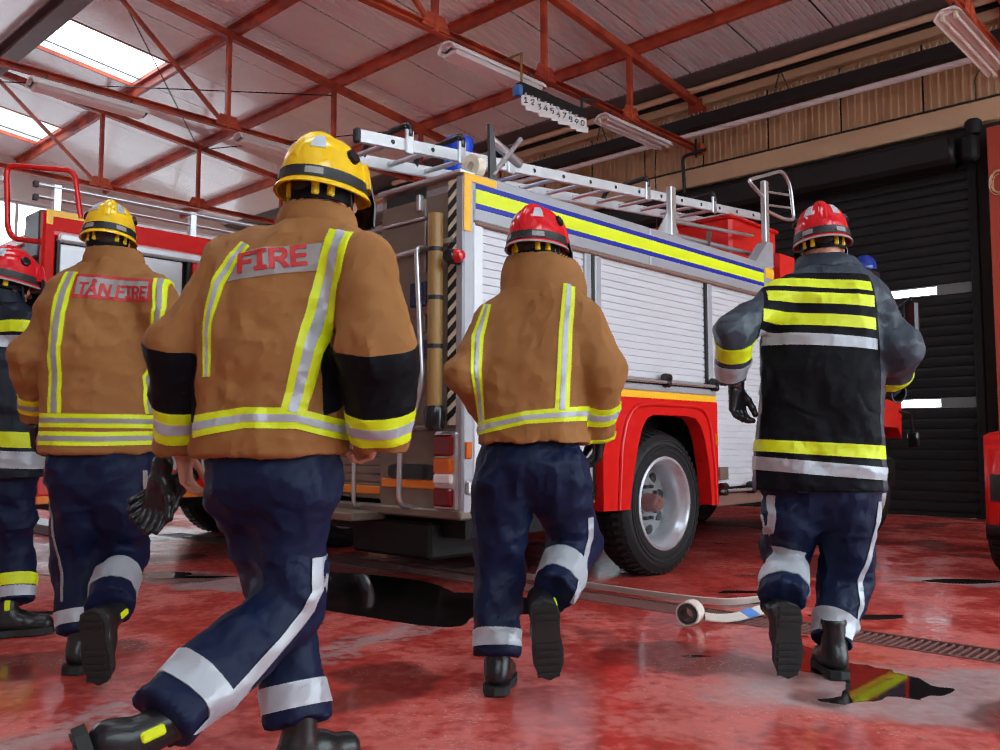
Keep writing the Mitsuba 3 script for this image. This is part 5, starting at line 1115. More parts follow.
# ================================================================ THE FIVE FIREFIGHTERS (metres, each in a frame: right, away, up)
PEOPLE = [{'ground': [-2.203, 1.399, 0.0],
  'joints': {'head': [0.111, 0.1, 1.709],
             'neck': [0.1, 0.05, 1.593],
             'chest': [0.024, 0.04, 1.365],
             'pelvis': [0.005, 0.0, 0.896],
             'shL': [-0.148, 0.06, 1.464],
             'shR': [0.254, -0.06, 1.44],
             'elL': [-0.276, 0.0, 1.226],
             'elR': [0.31, -0.14, 1.194],
             'cuffL': [-0.314, 0.12, 0.929],
             'cuffR': [0.318, -0.04, 0.925],
             'wrL': [-0.306, 0.14, 0.929],
             'wrR': [0.299, -0.03, 1.003],
             'hipL': [-0.069, 0.04, 0.787],
             'hipR': [0.075, -0.04, 0.792],
             'knL': [0.005, 0.14, 0.453],
             'knR': [0.044, 0.02, 0.497],
             'hemL': [0.069, 0.06, 0.161],
             'hemR': [-0.174, -0.32, 0.282],
             'anL': [0.082, 0.07, 0.12],
             'anR': [-0.224, -0.37, 0.239]},
  'feet': {'L': ([0.65, 0.75, 0], [0, 0, 1]), 'R': ([0.3, 0.05, -0.9], [0.62, 0.45, 0.62])},
  'hands': {'L': ('half', [0.05, 0.25, -1], [1, 0.1, 0]), 'R': ('curled', [-0.25, 0.45, -0.8], [-1, 0, -0.1]), 'thumbR': -1},
  'jacket': {'mat': 'mat_tan',
             'label': 'tan fire jacket with a FIRE panel on the back',
             'rows': [[0.916, -0.006, 0, 0.213, 0.167], [1.043, -0.009, 0, 0.211, 0.167], [1.243, -0.013, 0.0, 0.203, 0.163], [1.406, 0.0, 0.02, 0.207, 0.153], [1.505, 0.041, 0.03, 0.21, 0.13],
                      [1.575, 0.065, 0.05, 0.141, 0.093]],
             'collar': [[1.539, 0.105, 0.05, 0.099, 0.082], [1.582, 0.101, 0.055, 0.122, 0.097], [1.664, 0.094, 0.08, 0.091, 0.082]]},
  'trousers': {'rows': [[0.728, 0.008, 0, 0.121, 0.084], [0.789, 0.005, 0, 0.176, 0.135], [0.845, 0.005, 0, 0.179, 0.149], [0.935, 0.001, 0, 0.184, 0.144], [0.986, -0.003, 0, 0.19, 0.14]],
               'leg_r': [0.1042, 0.0986, 0.0893]},
  'polys': [{'name': 'reflective_tape',
             'mat': 'mat_tape_yellow',
             'on': 'j',
             'poly': [[0.165, 1.549], [0.129, 1.39], [0.094, 1.206], [0.059, 1.039], [0.122, 1.024], [0.162, 1.19], [0.2, 1.374], [0.236, 1.532]],
             'f': [-0.7, 0.16],
             'off': [-0.004, 0.004]},
            {'name': 'silver_stripe',
             'mat': 'mat_silver_tape',
             'on': 'j',
             'poly': [[0.188, 1.544], [0.152, 1.385], [0.115, 1.201], [0.079, 1.035], [0.102, 1.029], [0.14, 1.195], [0.178, 1.379], [0.213, 1.537]],
             'f': [-0.7, 0.16],
             'off': [-0.003, 0.006]},
            {'name': 'reflective_tape',
             'mat': 'mat_tape_yellow',
             'on': 'j',
             'poly': [[-0.091, 1.519], [-0.115, 1.48], [-0.153, 1.394], [-0.169, 1.28], [-0.162, 1.128], [-0.141, 1.128], [-0.137, 1.277], [-0.115, 1.381], [-0.076, 1.459], [-0.054, 1.496]],
             'f': [-0.7, 0.16],
             'off': [-0.004, 0.004]},
            {'name': 'silver_stripe',
             'mat': 'mat_silver_tape',
             'on': 'j',
             'poly': [[-0.079, 1.512], [-0.102, 1.473], [-0.141, 1.39], [-0.159, 1.279], [-0.155, 1.128], [-0.148, 1.128], [-0.147, 1.278], [-0.127, 1.385], [-0.089, 1.465], [-0.065, 1.503]],
             'f': [-0.7, 0.16],
             'off': [-0.003, 0.006]},
            {'name': 'waist_tape',
             'mat': 'mat_tape_yellow',
             'on': 'j',
             'poly': [[-0.194, 1.024], [-0.038, 1.045], [0.101, 1.043], [0.258, 1.0], [0.259, 0.944], [0.102, 0.987], [-0.036, 0.989], [-0.193, 0.963]],
             'f': [-0.7, 0.7],
             'off': [-0.004, 0.004]},
            {'name': 'silver_stripe',
             'mat': 'mat_silver_tape',
             'on': 'j',
             'poly': [[-0.194, 1.004], [-0.037, 1.027], [0.101, 1.025], [0.259, 0.982], [0.259, 0.962], [0.102, 1.005], [-0.037, 1.007], [-0.193, 0.982]],
             'f': [-0.7, 0.7],
             'off': [-0.003, 0.006]},
            {'name': 'name_panel', 'mat': 'mat_tape_dull', 'on': 'j', 'poly': [[-0.107, 1.39], [-0.069, 1.48], [0.152, 1.502], [0.137, 1.423]], 'f': [-0.7, 0.16], 'off': [-0.004, 0.003]},
            {'name': 'outer_seam_stripe',
             'mat': 'mat_silver_tape',
             'on': 't',
             'poly': [[0.128, 0.634], [0.13, 0.545], [0.11, 0.503], [0.067, 0.442], [-0.01, 0.351], [-0.085, 0.26], [-0.06, 0.241], [0.012, 0.333], [0.088, 0.427], [0.133, 0.49], [0.153, 0.541], [0.152, 0.634]],
             'f': [-1.2, 0.1],
             'off': [-0.004, 0.004]}],
  'arm_r': [0.093, 0.0837, 0.0651],
  'arm_rL': [0.0884, 0.0791, 0.0614],
  'arm_rR': [0.0977, 0.1014, 0.0744],
  'yaw': 8,
  'head_rot': [30, -4, 0],
  'helmet_k': 0.94,
  'seed': 11,
  'cell': 0.0125,
  'helmet_mat': 'mat_helmet_yellow',
  'helmet_edge': 'mat_helmet_yellow',
  'helmet_label': 'glossy yellow helmet with a black band',
  'rings': [('L', 0.56, 0.86, 'y'), ('R', 0.56, 0.86, 'y')],
  'black': [('L', -0.02, 0.57), ('R', -0.06, 0.57)],
  'legrings': [('R', 0.7, 0.87, 's'), ('L', 0.66, 0.88, 's')],
  'text': {'s': 'FIRE', 'mat': 'mat_badge_red', 'o': [-0.075, 1.414], 'u': [0.188, 0.025], 'h': 0.056},
  'label': 'nearest firefighter, tan jacket reading FIRE, yellow helmet, stepping with heel raised'},
 {'ground': [-3.821, 1.591, 0.0],
  'joints': {'head': [-0.021, 0.05, 1.851],
             'neck': [0.009, 0.02, 1.73],
             'chest': [-0.016, 0.03, 1.435],
             'pelvis': [0.009, 0.0, 0.836],
             'shL': [-0.176, 0.02, 1.59],
             'shR': [0.202, -0.02, 1.583],
             'elL': [-0.283, -0.06, 1.318],
             'elR': [0.311, -0.02, 1.335],
             'cuffL': [-0.358, 0.12, 1.059],
             'cuffR': [0.308, 0.18, 1.074],
             'wrL': [-0.349, 0.13, 1.032],
             'wrR': [0.311, 0.2, 1.043],
             'hipL': [-0.083, 0.0, 0.689],
             'hipR': [0.107, 0.0, 0.689],
             'knL': [-0.12, 0.1, 0.426],
             'knR': [0.042, 0.16, 0.474],
             'hemL': [-0.073, 0.02, 0.16],
             'hemR': [0.144, -0.2, 0.306],
             'anL': [-0.063, 0.02, 0.12],
             'anR': [0.156, -0.25, 0.254]},
  'feet': {'L': ([0.1, 0.99, 0], [0, 0, 1]), 'R': ([0.03, 0.22, -1], [0.05, 1, 0.25])},
  'hands': {'L': ('half', [0, 0.3, -1], [1, 0, 0]), 'R': ('half', [0, 0.3, -1], [-1, 0, 0]), 'thumbR': -1},
  'jacket': {'mat': 'mat_tan',
             'label': 'tan fire jacket with a lettered panel on the back',
             'rows': [[0.911, 0.003, 0, 0.241, 0.165], [1.047, -0.004, 0, 0.24, 0.165], [1.345, -0.021, 0.0, 0.222, 0.16], [1.542, -0.017, 0.02, 0.239, 0.15], [1.635, -0.005, 0.03, 0.212, 0.13],
                      [1.723, 0.014, 0.03, 0.13, 0.09]],
             'collar': [[1.695, 0.021, 0.02, 0.106, 0.084], [1.732, 0.014, 0.03, 0.126, 0.094], [1.791, 0.007, 0.04, 0.105, 0.082]]},
  'trousers': {'rows': [[0.689, 0.014, 0, 0.156, 0.08], [0.752, 0.012, 0, 0.203, 0.135], [0.815, 0.006, 0, 0.215, 0.15], [0.928, 0.002, 0, 0.22, 0.15], [0.983, 0.0, 0, 0.212, 0.14]], 'leg_r': [0.112, 0.1, 0.09]},
  'polys': [{'name': 'reflective_tape',
             'mat': 'mat_tape_yellow',
             'on': 'j',
             'poly': [[-0.146, 1.672], [-0.151, 1.58], [-0.158, 1.331], [-0.152, 1.072], [-0.095, 1.071], [-0.1, 1.328], [-0.093, 1.576], [-0.088, 1.667]],
             'f': [-0.7, 0.02],
             'off': [-0.004, 0.004]},
            {'name': 'silver_stripe',
             'mat': 'mat_tape_dull',
             'on': 'j',
             'poly': [[-0.129, 1.671], [-0.134, 1.579], [-0.141, 1.33], [-0.136, 1.072], [-0.112, 1.071], [-0.117, 1.329], [-0.11, 1.577], [-0.105, 1.669]],
             'f': [-0.7, 0.02],
             'off': [-0.003, 0.006]},
            {'name': 'reflective_tape',
             'mat': 'mat_tape_yellow',
             'on': 'j',
             'poly': [[0.228, 1.643], [0.243, 1.514], [0.213, 1.355], [0.192, 1.224], [0.203, 1.07], [0.243, 1.072], [0.229, 1.221], [0.257, 1.345], [0.292, 1.509], [0.282, 1.646]],
             'f': [-0.7, 0.02],
             'off': [-0.004, 0.004]},
            {'name': 'silver_stripe',
             'mat': 'mat_tape_dull',
             'on': 'j',
             'poly': [[0.244, 1.644], [0.257, 1.512], [0.226, 1.352], [0.203, 1.223], [0.215, 1.071], [0.231, 1.072], [0.218, 1.222], [0.244, 1.348], [0.277, 1.511], [0.266, 1.645]],
             'f': [-0.7, 0.02],
             'off': [-0.003, 0.006]},
            {'name': 'waist_tape', 'mat': 'mat_tape_yellow', 'on': 'j', 'poly': [[-0.205, 1.071], [0.056, 1.067], [0.341, 1.067], [0.343, 1.01], [0.058, 1.01], [-0.203, 1.014]], 'f': [-0.7, 0.7], 'off': [-0.004, 0.004]},
            {'name': 'silver_stripe',
             'mat': 'mat_tape_dull',
             'on': 'j',
             'poly': [[-0.204, 1.053], [0.057, 1.049], [0.342, 1.049], [0.342, 1.029], [0.057, 1.029], [-0.204, 1.033]],
             'f': [-0.7, 0.7],
             'off': [-0.003, 0.006]},
            {'name': 'waist_tape', 'mat': 'mat_tape_yellow', 'on': 'j', 'poly': [[-0.202, 0.998], [0.059, 0.994], [0.343, 1.002], [0.345, 0.945], [0.06, 0.937], [-0.2, 0.941]], 'f': [-0.7, 0.7], 'off': [-0.004, 0.004]},
            {'name': 'silver_stripe',
             'mat': 'mat_tape_dull',
             'on': 'j',
             'poly': [[-0.201, 0.98], [0.059, 0.976], [0.344, 0.984], [0.344, 0.964], [0.06, 0.955], [-0.201, 0.959]],
             'f': [-0.7, 0.7],
             'off': [-0.003, 0.006]},
            {'name': 'name_panel', 'mat': 'mat_badge_red', 'on': 'j', 'poly': [[-0.088, 1.657], [0.226, 1.636], [0.229, 1.536], [-0.084, 1.549]], 'f': [-0.7, 0.02], 'off': [-0.004, 0.003]},
            {'name': 'panel_face', 'mat': 'mat_tape_dull', 'on': 'j', 'poly': [[-0.075, 1.643], [0.214, 1.624], [0.217, 1.549], [-0.072, 1.563]], 'f': [-0.7, 0.02], 'off': [-0.003, 0.0045]},
            {'name': 'outer_seam_stripe',
             'mat': 'mat_tape_dull',
             'on': 't',
             'poly': [[0.202, 0.836], [0.202, 0.668], [0.198, 0.523], [0.181, 0.412], [0.193, 0.409], [0.211, 0.522], [0.215, 0.668], [0.214, 0.835]],
             'f': [-0.9, 0.3],
             'off': [-0.004, 0.004]},
            {'name': 'outer_seam_stripe',
             'mat': 'mat_tape_dull',
             'on': 't',
             'poly': [[-0.187, 0.71], [-0.165, 0.48], [-0.133, 0.294], [-0.121, 0.296], [-0.153, 0.481], [-0.174, 0.71]],
             'f': [-0.9, 0.3],
             'off': [-0.004, 0.004]}],
  'arm_r': [0.088, 0.08, 0.058],
  'yaw': -18,
  'head_rot': [-16, -3, 3],
  'helmet_k': 0.86,
  'seed': 23,
  'nape': True,
  'helmet_mat': 'mat_helmet_yellow',
  'helmet_edge': 'mat_helmet_yellow',
  'helmet_label': 'yellow helmet seen from behind',
  'rings': [('L', 0.6, 0.84, 'd'), ('R', 0.6, 0.84, 'd')],
  'black': [],
  'legrings': [('R', 0.46, 0.8, 's'), ('L', 0.7, 0.9, 's')],
  'gloves': ['L'],
  'text': {'s': 'TÂN FIRE', 'bold': 0.0008, 'mat': 'mat_badge_red', 'o': [-0.062, 1.566], 'u': [0.272, -0.017], 'h': 0.051},
  'label': 'firefighter in a tan jacket reading TÂN FIRE, yellow helmet, beside the left engine'},
 {'ground': [-2.303, 2.611, 0.0],
  'joints': {'head': [0.032, 0.06, 1.746],
             'neck': [0.046, 0.03, 1.589],
             'chest': [0.001, 0.03, 1.317],
             'pelvis': [-0.001, 0.0, 0.883],
             'shL': [-0.13, 0.03, 1.417],
             'shR': [0.203, -0.03, 1.421],
             'elL': [-0.263, -0.08, 1.205],
             'elR': [0.283, -0.06, 1.23],
             'cuffL': [-0.118, 0.3, 1.026],
             'cuffR': [0.281, 0.08, 0.977],
             'wrL': [-0.101, 0.32, 1.013],
             'wrR': [0.283, 0.09, 0.985],
             'hipL': [-0.106, 0.0, 0.767],
             'hipR': [0.115, 0.0, 0.767],
             'knL': [-0.126, 0.08, 0.442],
             'knR': [0.193, 0.2, 0.53],
             'hemL': [-0.129, -0.02, 0.145],
             'hemR': [0.079, -0.12, 0.39],
             'anL': [-0.125, 0.01, 0.12],
             'anR': [0.04, -0.17, 0.33]},
  'feet': {'L': ([0.15, 0.99, 0], [0, 0, 1]), 'R': ([0.06, 0.25, -1], [-0.05, 1, 0.28])},
  'hands': {'L': ('half', [0, 0.7, -0.3], [1, 0, -0.2]), 'R': ('half', [-0.1, 0.4, -1], [-1, 0, 0]), 'thumbR': -1},
  'jacket': {'mat': 'mat_tan',
             'label': 'tan fire jacket with a high collar',
             'rows': [[0.949, 0.011, 0, 0.214, 0.17], [1.039, 0.007, 0, 0.211, 0.168], [1.274, 0.01, 0.0, 0.218, 0.155], [1.396, 0.029, 0.02, 0.226, 0.15], [1.485, 0.044, 0.03, 0.189, 0.13],
                      [1.565, 0.05, 0.03, 0.136, 0.1]],
             'collar': [[1.491, 0.061, 0.02, 0.139, 0.092], [1.557, 0.056, 0.03, 0.173, 0.112], [1.699, 0.041, 0.05, 0.131, 0.094]]},
  'trousers': {'rows': [[0.729, 0.018, 0, 0.155, 0.08], [0.791, 0.012, 0, 0.204, 0.135], [0.864, 0.013, 0, 0.212, 0.15], [0.938, -0.001, 0, 0.183, 0.135], [0.981, 0.004, 0, 0.168, 0.13]], 'leg_r': [0.112, 0.097, 0.085]},
  'polys': [{'name': 'reflective_tape',
             'mat': 'mat_tape_yellow',
             'on': 'j',
             'poly': [[-0.181, 1.496], [-0.228, 1.363], [-0.228, 1.222], [-0.202, 1.034], [-0.176, 1.036], [-0.187, 1.224], [-0.18, 1.355], [-0.152, 1.488]],
             'f': [-0.7, 0.02],
             'off': [-0.004, 0.004]},
            {'name': 'silver_stripe',
             'mat': 'mat_silver_tape',
             'on': 'j',
             'poly': [[-0.172, 1.493], [-0.213, 1.36], [-0.215, 1.222], [-0.193, 1.035], [-0.184, 1.036], [-0.2, 1.223], [-0.196, 1.357], [-0.162, 1.49]],
             'f': [-0.7, 0.02],
             'off': [-0.003, 0.006]},
            {'name': 'reflective_tape',
             'mat': 'mat_tape_yellow',
             'on': 'j',
             'poly': [[0.127, 1.567], [0.105, 1.376], [0.086, 1.074], [0.142, 1.071], [0.157, 1.372], [0.175, 1.562]],
             'f': [-0.7, 0.02],
             'off': [-0.004, 0.004]},
            {'name': 'silver_stripe',
             'mat': 'mat_silver_tape',
             'on': 'j',
             'poly': [[0.142, 1.565], [0.122, 1.375], [0.104, 1.073], [0.124, 1.072], [0.14, 1.373], [0.16, 1.563]],
             'f': [-0.7, 0.02],
             'off': [-0.003, 0.006]},
            {'name': 'waist_tape',
             'mat': 'mat_tape_yellow',
             'on': 'j',
             'poly': [[-0.237, 1.024], [-0.02, 1.069], [0.227, 1.091], [0.226, 1.035], [-0.02, 1.02], [-0.237, 0.972]],
             'f': [-0.7, 0.7],
             'off': [-0.004, 0.004]},
            {'name': 'silver_stripe',
             'mat': 'mat_silver_tape',
             'on': 'j',
             'poly': [[-0.237, 1.007], [-0.02, 1.053], [0.227, 1.073], [0.226, 1.053], [-0.02, 1.036], [-0.237, 0.988]],
             'f': [-0.7, 0.7],
             'off': [-0.003, 0.006]},
            {'name': 'outer_seam_stripe',
             'mat': 'mat_silver_tape',
             'on': 't',
             'poly': [[0.225, 0.659], [0.229, 0.575], [0.193, 0.479], [0.141, 0.358], [0.163, 0.349], [0.215, 0.47], [0.252, 0.571], [0.249, 0.66]],
             'f': [-0.9, 0.3],
             'off': [-0.004, 0.004]}],
  'arm_r': [0.088, 0.085, 0.064],
  'arm_rL': [0.088, 0.062, 0.058],
  'yaw': 8,
  'head_rot': [30, -2, -2],
  'helmet_k': 0.9,
  'seed': 37,
  'helmet_mat': 'mat_helmet_red',
  'helmet_edge': 'mat_tape_dull',
  'helmet_label': 'glossy red helmet with a black band',
  'rings': [('R', 0.45, 0.72, 'y'), ('R', 0.94, 1.0, 'Y')],
  'black': [],
  'legrings': [('R', 0.5, 0.84, 's'), ('L', 0.7, 0.91, 's')],
  'gloves': ['R', 'L'],
  'label': 'firefighter in a plain tan jacket and red helmet, in front of the big wheel'},
 {'ground': [-1.597, 3.69, 0.0],
  'joints': {'head': [0.034, 0.05, 1.833],
             'neck': [0.037, 0.02, 1.703],
             'chest': [0.005, 0.03, 1.348],
             'pelvis': [-0.022, 0.0, 0.752],
             'shL': [-0.18, 0.0, 1.552],
             'shR': [0.223, 0.0, 1.543],
             'elL': [-0.402, -0.1, 1.406],
             'elR': [0.287, -0.1, 1.335],
             'cuffL': [-0.376, 0.03, 1.219],
             'cuffR': [0.358, 0.2, 1.195],
             'wrL': [-0.359, 0.03, 1.185],
             'wrR': [0.357, 0.22, 1.187],
             'hipL': [-0.143, 0.0, 0.626],
             'hipR': [0.093, 0.0, 0.626],
             'knL': [-0.117, 0.2, 0.469],
             'knR': [0.107, 0.08, 0.365],
             'hemL': [-0.23, -0.13, 0.318],
             'hemR': [-0.008, -0.05, 0.126],
             'anL': [-0.256, -0.17, 0.258],
             'anR': [-0.007, -0.06, 0.12]},
  'feet': {'L': ([0.0, 0.18, -1], [0, 1, 0.22]), 'R': ([0.05, 0.99, 0], [0, 0, 1])},
  'hands': {'L': ('half', [0.05, 0.05, -1], [0.55, -0.8, 0]), 'R': ('half', [-0.3, 0.8, 0.2], [0, 0, -1]), 'thumbR': -1},
  'jacket': {'mat': 'mat_coat_sleeve',
             'label': 'dark fire jacket with yellow and silver bars',
             'rows': [[0.756, -0.028, 0, 0.259, 0.16], [1.004, -0.02, 0, 0.259, 0.165], [1.345, -0.002, 0.0, 0.247, 0.16], [1.542, 0.024, 0.02, 0.241, 0.15], [1.635, 0.039, 0.03, 0.199, 0.13],
                      [1.714, 0.046, 0.03, 0.126, 0.095]],
             'collar': [[1.651, 0.04, 0.02, 0.112, 0.084], [1.697, 0.047, 0.03, 0.141, 0.096], [1.76, 0.04, 0.04, 0.111, 0.083]]},
  'trousers': {'rows': [[0.585, -0.012, 0, 0.162, 0.08], [0.651, -0.016, 0, 0.223, 0.135], [0.71, -0.017, 0, 0.234, 0.15], [0.794, -0.023, 0, 0.243, 0.15], [0.836, -0.022, 0, 0.234, 0.14]], 'leg_r': [0.115, 0.1, 0.09]},
  'polys': [{'name': 'back_panel',
             'mat': 'mat_cloth_black',
             'on': 'j',
             'poly': [[-0.24, 1.678], [0.18, 1.653], [0.187, 1.371], [0.184, 0.752], [-0.351, 0.752], [-0.296, 1.412]],
             'f': [-0.7, 0.0],
             'off': [-0.004, 0.0015]},
            {'name': 'yellow_bar', 'mat': 'mat_tape_yellow', 'on': 'j', 'poly': [[-0.233, 1.653], [0.171, 1.62], [0.174, 1.578], [-0.25, 1.616]], 'f': [-0.7, 0.0], 'off': [-0.004, 0.004]},
            {'name': 'yellow_bar', 'mat': 'mat_tape_yellow', 'on': 'j', 'poly': [[-0.246, 1.591], [0.177, 1.557], [0.171, 1.507], [-0.252, 1.545]], 'f': [-0.7, 0.0], 'off': [-0.004, 0.004]},
            {'name': 'yellow_bar', 'mat': 'mat_tape_yellow', 'on': 'j', 'poly': [[-0.277, 1.507], [0.174, 1.462], [0.172, 1.412], [-0.282, 1.453]], 'f': [-0.7, 0.0], 'off': [-0.004, 0.004]},
            {'name': 'silver_bar', 'mat': 'mat_silver_tape', 'on': 'j', 'poly': [[-0.291, 1.42], [0.175, 1.375], [0.174, 1.33], [-0.297, 1.367]], 'f': [-0.7, 0.0], 'off': [-0.004, 0.004]},
            {'name': 'yellow_hem_bar', 'mat': 'mat_tape_yellow', 'on': 'j', 'poly': [[-0.375, 0.97], [0.222, 0.937], [0.22, 0.881], [-0.376, 0.921]], 'f': [-0.7, 0.7], 'off': [-0.004, 0.004]},
            {'name': 'silver_hem_bar', 'mat': 'mat_silver_tape', 'on': 'j', 'poly': [[-0.376, 0.901], [0.219, 0.848], [0.217, 0.796], [-0.377, 0.844]], 'f': [-0.7, 0.7], 'off': [-0.004, 0.004]},
            {'name': 'outer_seam_stripe',
             'mat': 'mat_silver_tape',
             'on': 't',
             'poly': [[0.171, 0.711], [0.153, 0.524], [0.11, 0.379], [0.112, 0.288], [0.078, 0.134], [0.103, 0.129], [0.137, 0.286], [0.135, 0.376], [0.177, 0.521], [0.196, 0.709]],
             'f': [-0.9, 0.3],
             'off': [-0.004, 0.004]},
            {'name': 'outer_seam_stripe',
             'mat': 'mat_silver_tape',
             'on': 't',
             'poly': [[-0.244, 0.732], [-0.254, 0.627], [-0.269, 0.519], [-0.249, 0.517], [-0.234, 0.625], [-0.223, 0.73]],
             'f': [-0.9, 0.3],
             'off': [-0.004, 0.004]}],
  'arm_r': [0.092, 0.086, 0.068],
  'arm_rL': [0.088, 0.076, 0.062],
  'yaw': 14,
  'head_rot': [15, -2, -3],
  'helmet_k': 0.92,
  'seed': 53,
  'helmet_mat': 'mat_helmet_red',
  'helmet_edge': 'mat_tape_dull',
  'helmet_label': 'glossy red helmet seen from behind',
  'rings': [('L', 0.16, 0.46, 'Y'), ('L', 0.58, 0.9, 's'), ('R', 0.45, 0.75, 'Y')],
  'black': [],
  'legrings': [('L', 0.42, 0.8, 's'), ('R', 0.6, 0.92, 's')],
  'gloves': ['L', 'R'],
  'label': 'firefighter in a black jacket with yellow bars and red helmet, above the drain'},
 {'ground': [-4.871, 1.522, 0.0],
  'joints': {'head': [-0.013, 0.05, 1.775],
             'neck': [0.004, 0.02, 1.641],
             'chest': [-0.028, 0.03, 1.317],
             'pelvis': [0.012, 0.0, 0.766],
             'shL': [-0.201, 0.05, 1.533],
             'shR': [0.128, -0.05, 1.51],
             'elL': [-0.247, 0.0, 1.214],
             'elR': [0.13, 0.06, 1.268],
             'cuffL': [-0.286, 0.15, 0.965],
             'cuffR': [-0.088, 0.38, 1.182],
             'wrL': [-0.286, 0.16, 0.934],
             'wrR': [-0.109, 0.4, 1.172],
             'hipL': [-0.07, 0.0, 0.594],
             'hipR': [0.089, 0.0, 0.594],
             'knL': [-0.157, 0.15, 0.364],
             'knR': [0.065, 0.06, 0.376],
             'hemL': [-0.128, 0.1, 0.152],
             'hemR': [0.102, 0.0, 0.165],
             'anL': [-0.127, 0.1, 0.12],
             'anR': [0.088, 0.0, 0.12]},
  'feet': {'L': ([0.6, 0.8, 0], [0, 0, 1]), 'R': ([0.85, 0.5, 0], [0, 0, 1])},
  'hands': {'L': ('half', [0, 0.3, -1], [1, 0, 0]), 'R': ('half', [0, 0.9, 0.2], [-1, 0, 0]), 'thumbR': -1},
  'jacket': {'mat': 'mat_coat_dark',
             'label': 'dark blue fire jacket with yellow and silver bars',
             'rows': [[0.781, 0.014, 0, 0.202, 0.16], [1.014, 0.002, 0, 0.2, 0.165], [1.365, -0.015, 0.0, 0.189, 0.16], [1.519, -0.034, 0.02, 0.179, 0.14], [1.643, -0.012, 0.03, 0.102, 0.09]],
             'collar': [[1.611, -0.002, 0.02, 0.104, 0.09], [1.737, -0.024, 0.04, 0.079, 0.085]]},
  'trousers': {'rows': [[0.594, 0.015, 0, 0.124, 0.08], [0.667, 0.011, 0, 0.173, 0.14], [0.717, 0.009, 0, 0.178, 0.15], [0.815, 0.005, 0, 0.179, 0.15], [0.855, 0.003, 0, 0.174, 0.14]], 'leg_r': [0.098, 0.092, 0.09]},
  'polys': [{'name': 'yellow_bar', 'mat': 'mat_tape_yellow', 'on': 'j', 'poly': [[-0.278, 1.551], [0.355, 1.551], [0.357, 1.492], [-0.275, 1.492]], 'f': [-0.7, 0.7], 'off': [-0.004, 0.004]},
            {'name': 'silver_bar', 'mat': 'mat_silver_tape', 'on': 'j', 'poly': [[-0.274, 1.478], [0.358, 1.473], [0.36, 1.414], [-0.272, 1.419]], 'f': [-0.7, 0.7], 'off': [-0.004, 0.004]},
            {'name': 'yellow_hem_bar', 'mat': 'mat_tape_yellow', 'on': 'j', 'poly': [[-0.252, 1.021], [0.376, 0.993], [0.379, 0.916], [-0.248, 0.945]], 'f': [-0.7, 0.7], 'off': [-0.004, 0.004]},
            {'name': 'silver_hem_bar', 'mat': 'mat_silver_tape', 'on': 'j', 'poly': [[-0.248, 0.93], [0.38, 0.897], [0.383, 0.81], [-0.244, 0.853]], 'f': [-0.7, 0.7], 'off': [-0.004, 0.004]}],
  'arm_r': [0.088, 0.08, 0.062],
  'yaw': 0,
  'head_rot': [31, -8, 0],
  'seed': 71,
  'helmet_mat': 'mat_helmet_red',
  'helmet_edge': 'mat_tape_dull',
  'helmet_label': 'red helmet cut by the picture edge',
  'rings': [],
  'black': [],
  'legrings': [('R', 0.4, 0.66, 'Y'), ('R', 0.68, 0.9, 's'), ('L', 0.4, 0.66, 'Y'), ('L', 0.68, 0.9, 's')],
  'gloves': ['R', 'L'],
  'label': 'leftmost firefighter in a dark blue jacket and red helmet, cut by the edge'}]
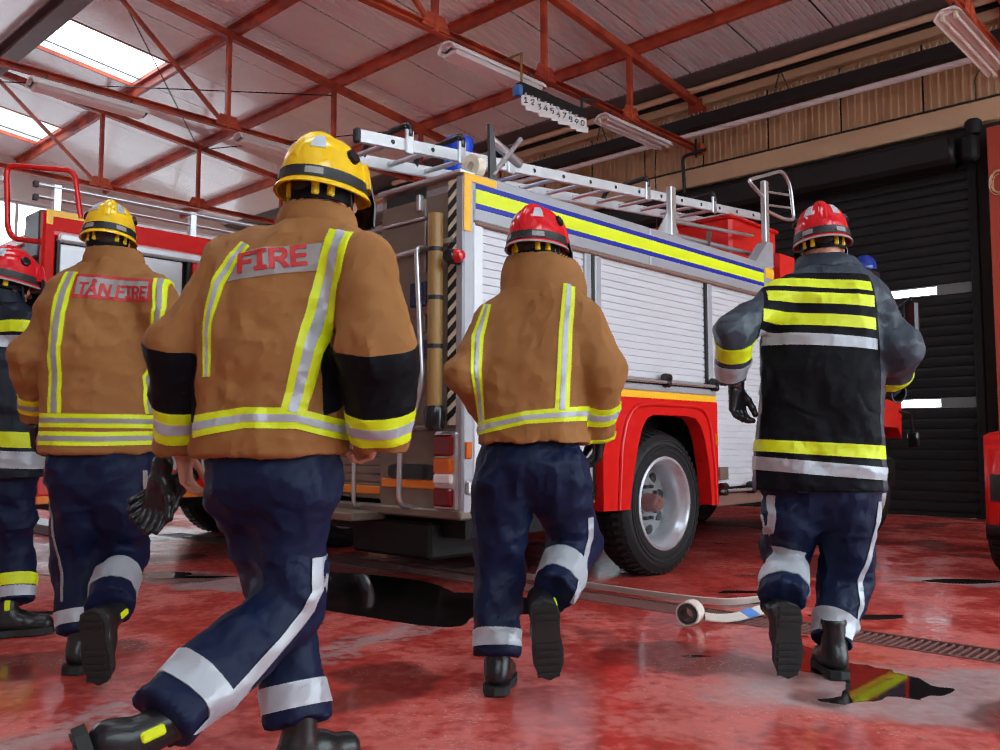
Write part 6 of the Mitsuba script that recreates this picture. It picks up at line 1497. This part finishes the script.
for spec in PEOPLE:
    P_ = Figure(spec); J = P_.J
    P_.body(); P_.jacket(); P_.trousers(); P_.boots()
    gj, gt = P_.gj, P_.gt
    for q, t0, t1 in spec['black']:
        P_.tape(P_.jk, gj, P_.ring(J['el' + q], J['cuff' + q], t0, t1, 0.155), 'mat_cloth_black', -0.004, 0.002, 'elbow_patch', 'black forearm patch')
    for q in spec['polys']:
        g, par = (gj, P_.jk) if q['on'] == 'j' else (gt, P_.tr)
        solid = P_.prism(q['poly'], *q['f'])
        P_.tape(par, g, solid, q['mat'], q['off'][0], q['off'][1], q['name'])
    ar = spec['arm_r']
    for q, t0, t1, kind in spec['rings']:
        ra = spec.get('arm_r' + q, ar); r = ra[1] + (ra[2] - ra[1]) * t0 + 0.028; a, b = J['el' + q], J['cuff' + q]; d = (t1 - t0) / 3
        if kind == 's': P_.tape(P_.jk, gj, P_.ring(a, b, t0, t1, r), 'mat_silver_tape', -0.004, 0.005, 'cuff_band'); continue
        P_.tape(P_.jk, gj, P_.ring(a, b, t0, t1, r), 'mat_tape_yellow_gold' if kind == 'd' else 'mat_tape_yellow', -0.004, 0.0045, 'cuff_band')
        if kind in 'yd': P_.tape(P_.jk, gj, P_.ring(a, b, t0 + d, t1 - d, r), 'mat_tape_dull' if kind == 'd' else 'mat_silver_tape', -0.003, 0.0065, 'silver_stripe')
    lr = spec['trousers']['leg_r']
    for q, t0, t1, kind in spec['legrings']:
        P_.tape(P_.tr, gt, P_.ring(J['kn' + q], J['hem' + q], t0, t1, lr[1] + 0.03), 'mat_tape_yellow' if kind == 'Y' else 'mat_silver_tape', -0.004, 0.0045, 'shin_band')
    if 'text' in spec:
        t = spec['text']; tm = meshkit.text_mesh(t['s'], 0.1, 0.7, True); v = np.array(tm.vertices); lo, hi = v.min(0), v.max(0)
        u = np.array(t['u']); L = np.linalg.norm(u); u = u / L; w = np.array([-u[1], u[0]])
        sx, sz = L / (hi[0] - lo[0]), t['h'] / 0.1
        rz = np.array(t['o']) + (v[:, :1] - lo[0]) * sx * u + v[:, 1:2] * sz * w
        m = np.stack([rz[:, 0], -0.68 + v[:, 2], rz[:, 1]], -1); f = np.array(tm.faces)[:, ::-1]
        tt = trimesh.Trimesh(m, f, process=True); tt.merge_vertices()
        tq = to_man(tt.vertices, tt.faces); e_ = t.get('bold', 0.0012)
        tq = m3.Manifold.batch_boolean([tq.translate([i * e_, 0, j * e_]) for i in (-1, 1) for j in (-1, 1)], m3.OpType.Add)
        P_.tape(P_.jk, gj, tq, t['mat'], 0.0, 0.0065, 'lettering')
    for k in spec.get('gloves', []): P_.glove(k, spec['hands'][k][0])
# a pair of black gloves dangling from the nearest firefighter's left hand
gl = thing('glove_pair', 'pair of black gloves held in the left hand of the nearest firefighter', 'gloves')
F0 = PEOPLE[0]; W0 = np.array(F0['joints']['wrL']); G0 = np.array(F0['ground'])
for (dr_r, df_, dz_), (y_, z_) in (((-0.035, 0.02, 0.005), ((-.15, .1, -1), (.3, 1, 0))), ((0.01, 0.05, -0.015), ((-.75, .1, -.55), (.2, 1, .1)))):
    m = frame((0, 0, 0), y_, z_)[:3, :3]; hv, hf = GLOVES['open']; v = hv @ m.T + W0 + [dr_r - 0.055, df_ + 0.05, dz_ - 0.085]
    put('glove', (G0 + v[:, :1] * ER + v[:, 1:2] * EF + v[:, 2:] * EZ, hf), 'mat_leather', gl, True)

# alike things share a group
GROUPS = {'person': 'firefighters walking away from the camera', 'roof_truss': 'red steel roof trusses', 'roof_purlin': 'purlins carrying the roof sheets', 'tie_rod': 'thin rods and wires bracing the roof',
          'fluorescent_lamp': 'long lamps hung under the roof trusses', 'skylight': 'skylights in the roof', 'puddle': 'dark wet patches on the red floor', 'fire_engine': 'fire engines parked in the hall', 'hanging_cable': 'cables hanging along the door wall'}
for key, e in labels.items():
    base = key[:-4] if key[-4:-3] == '_' and key[-3:].isdigit() else key
    if '__' not in key and base in GROUPS and 'category' in e: e.setdefault('group', GROUPS[base])
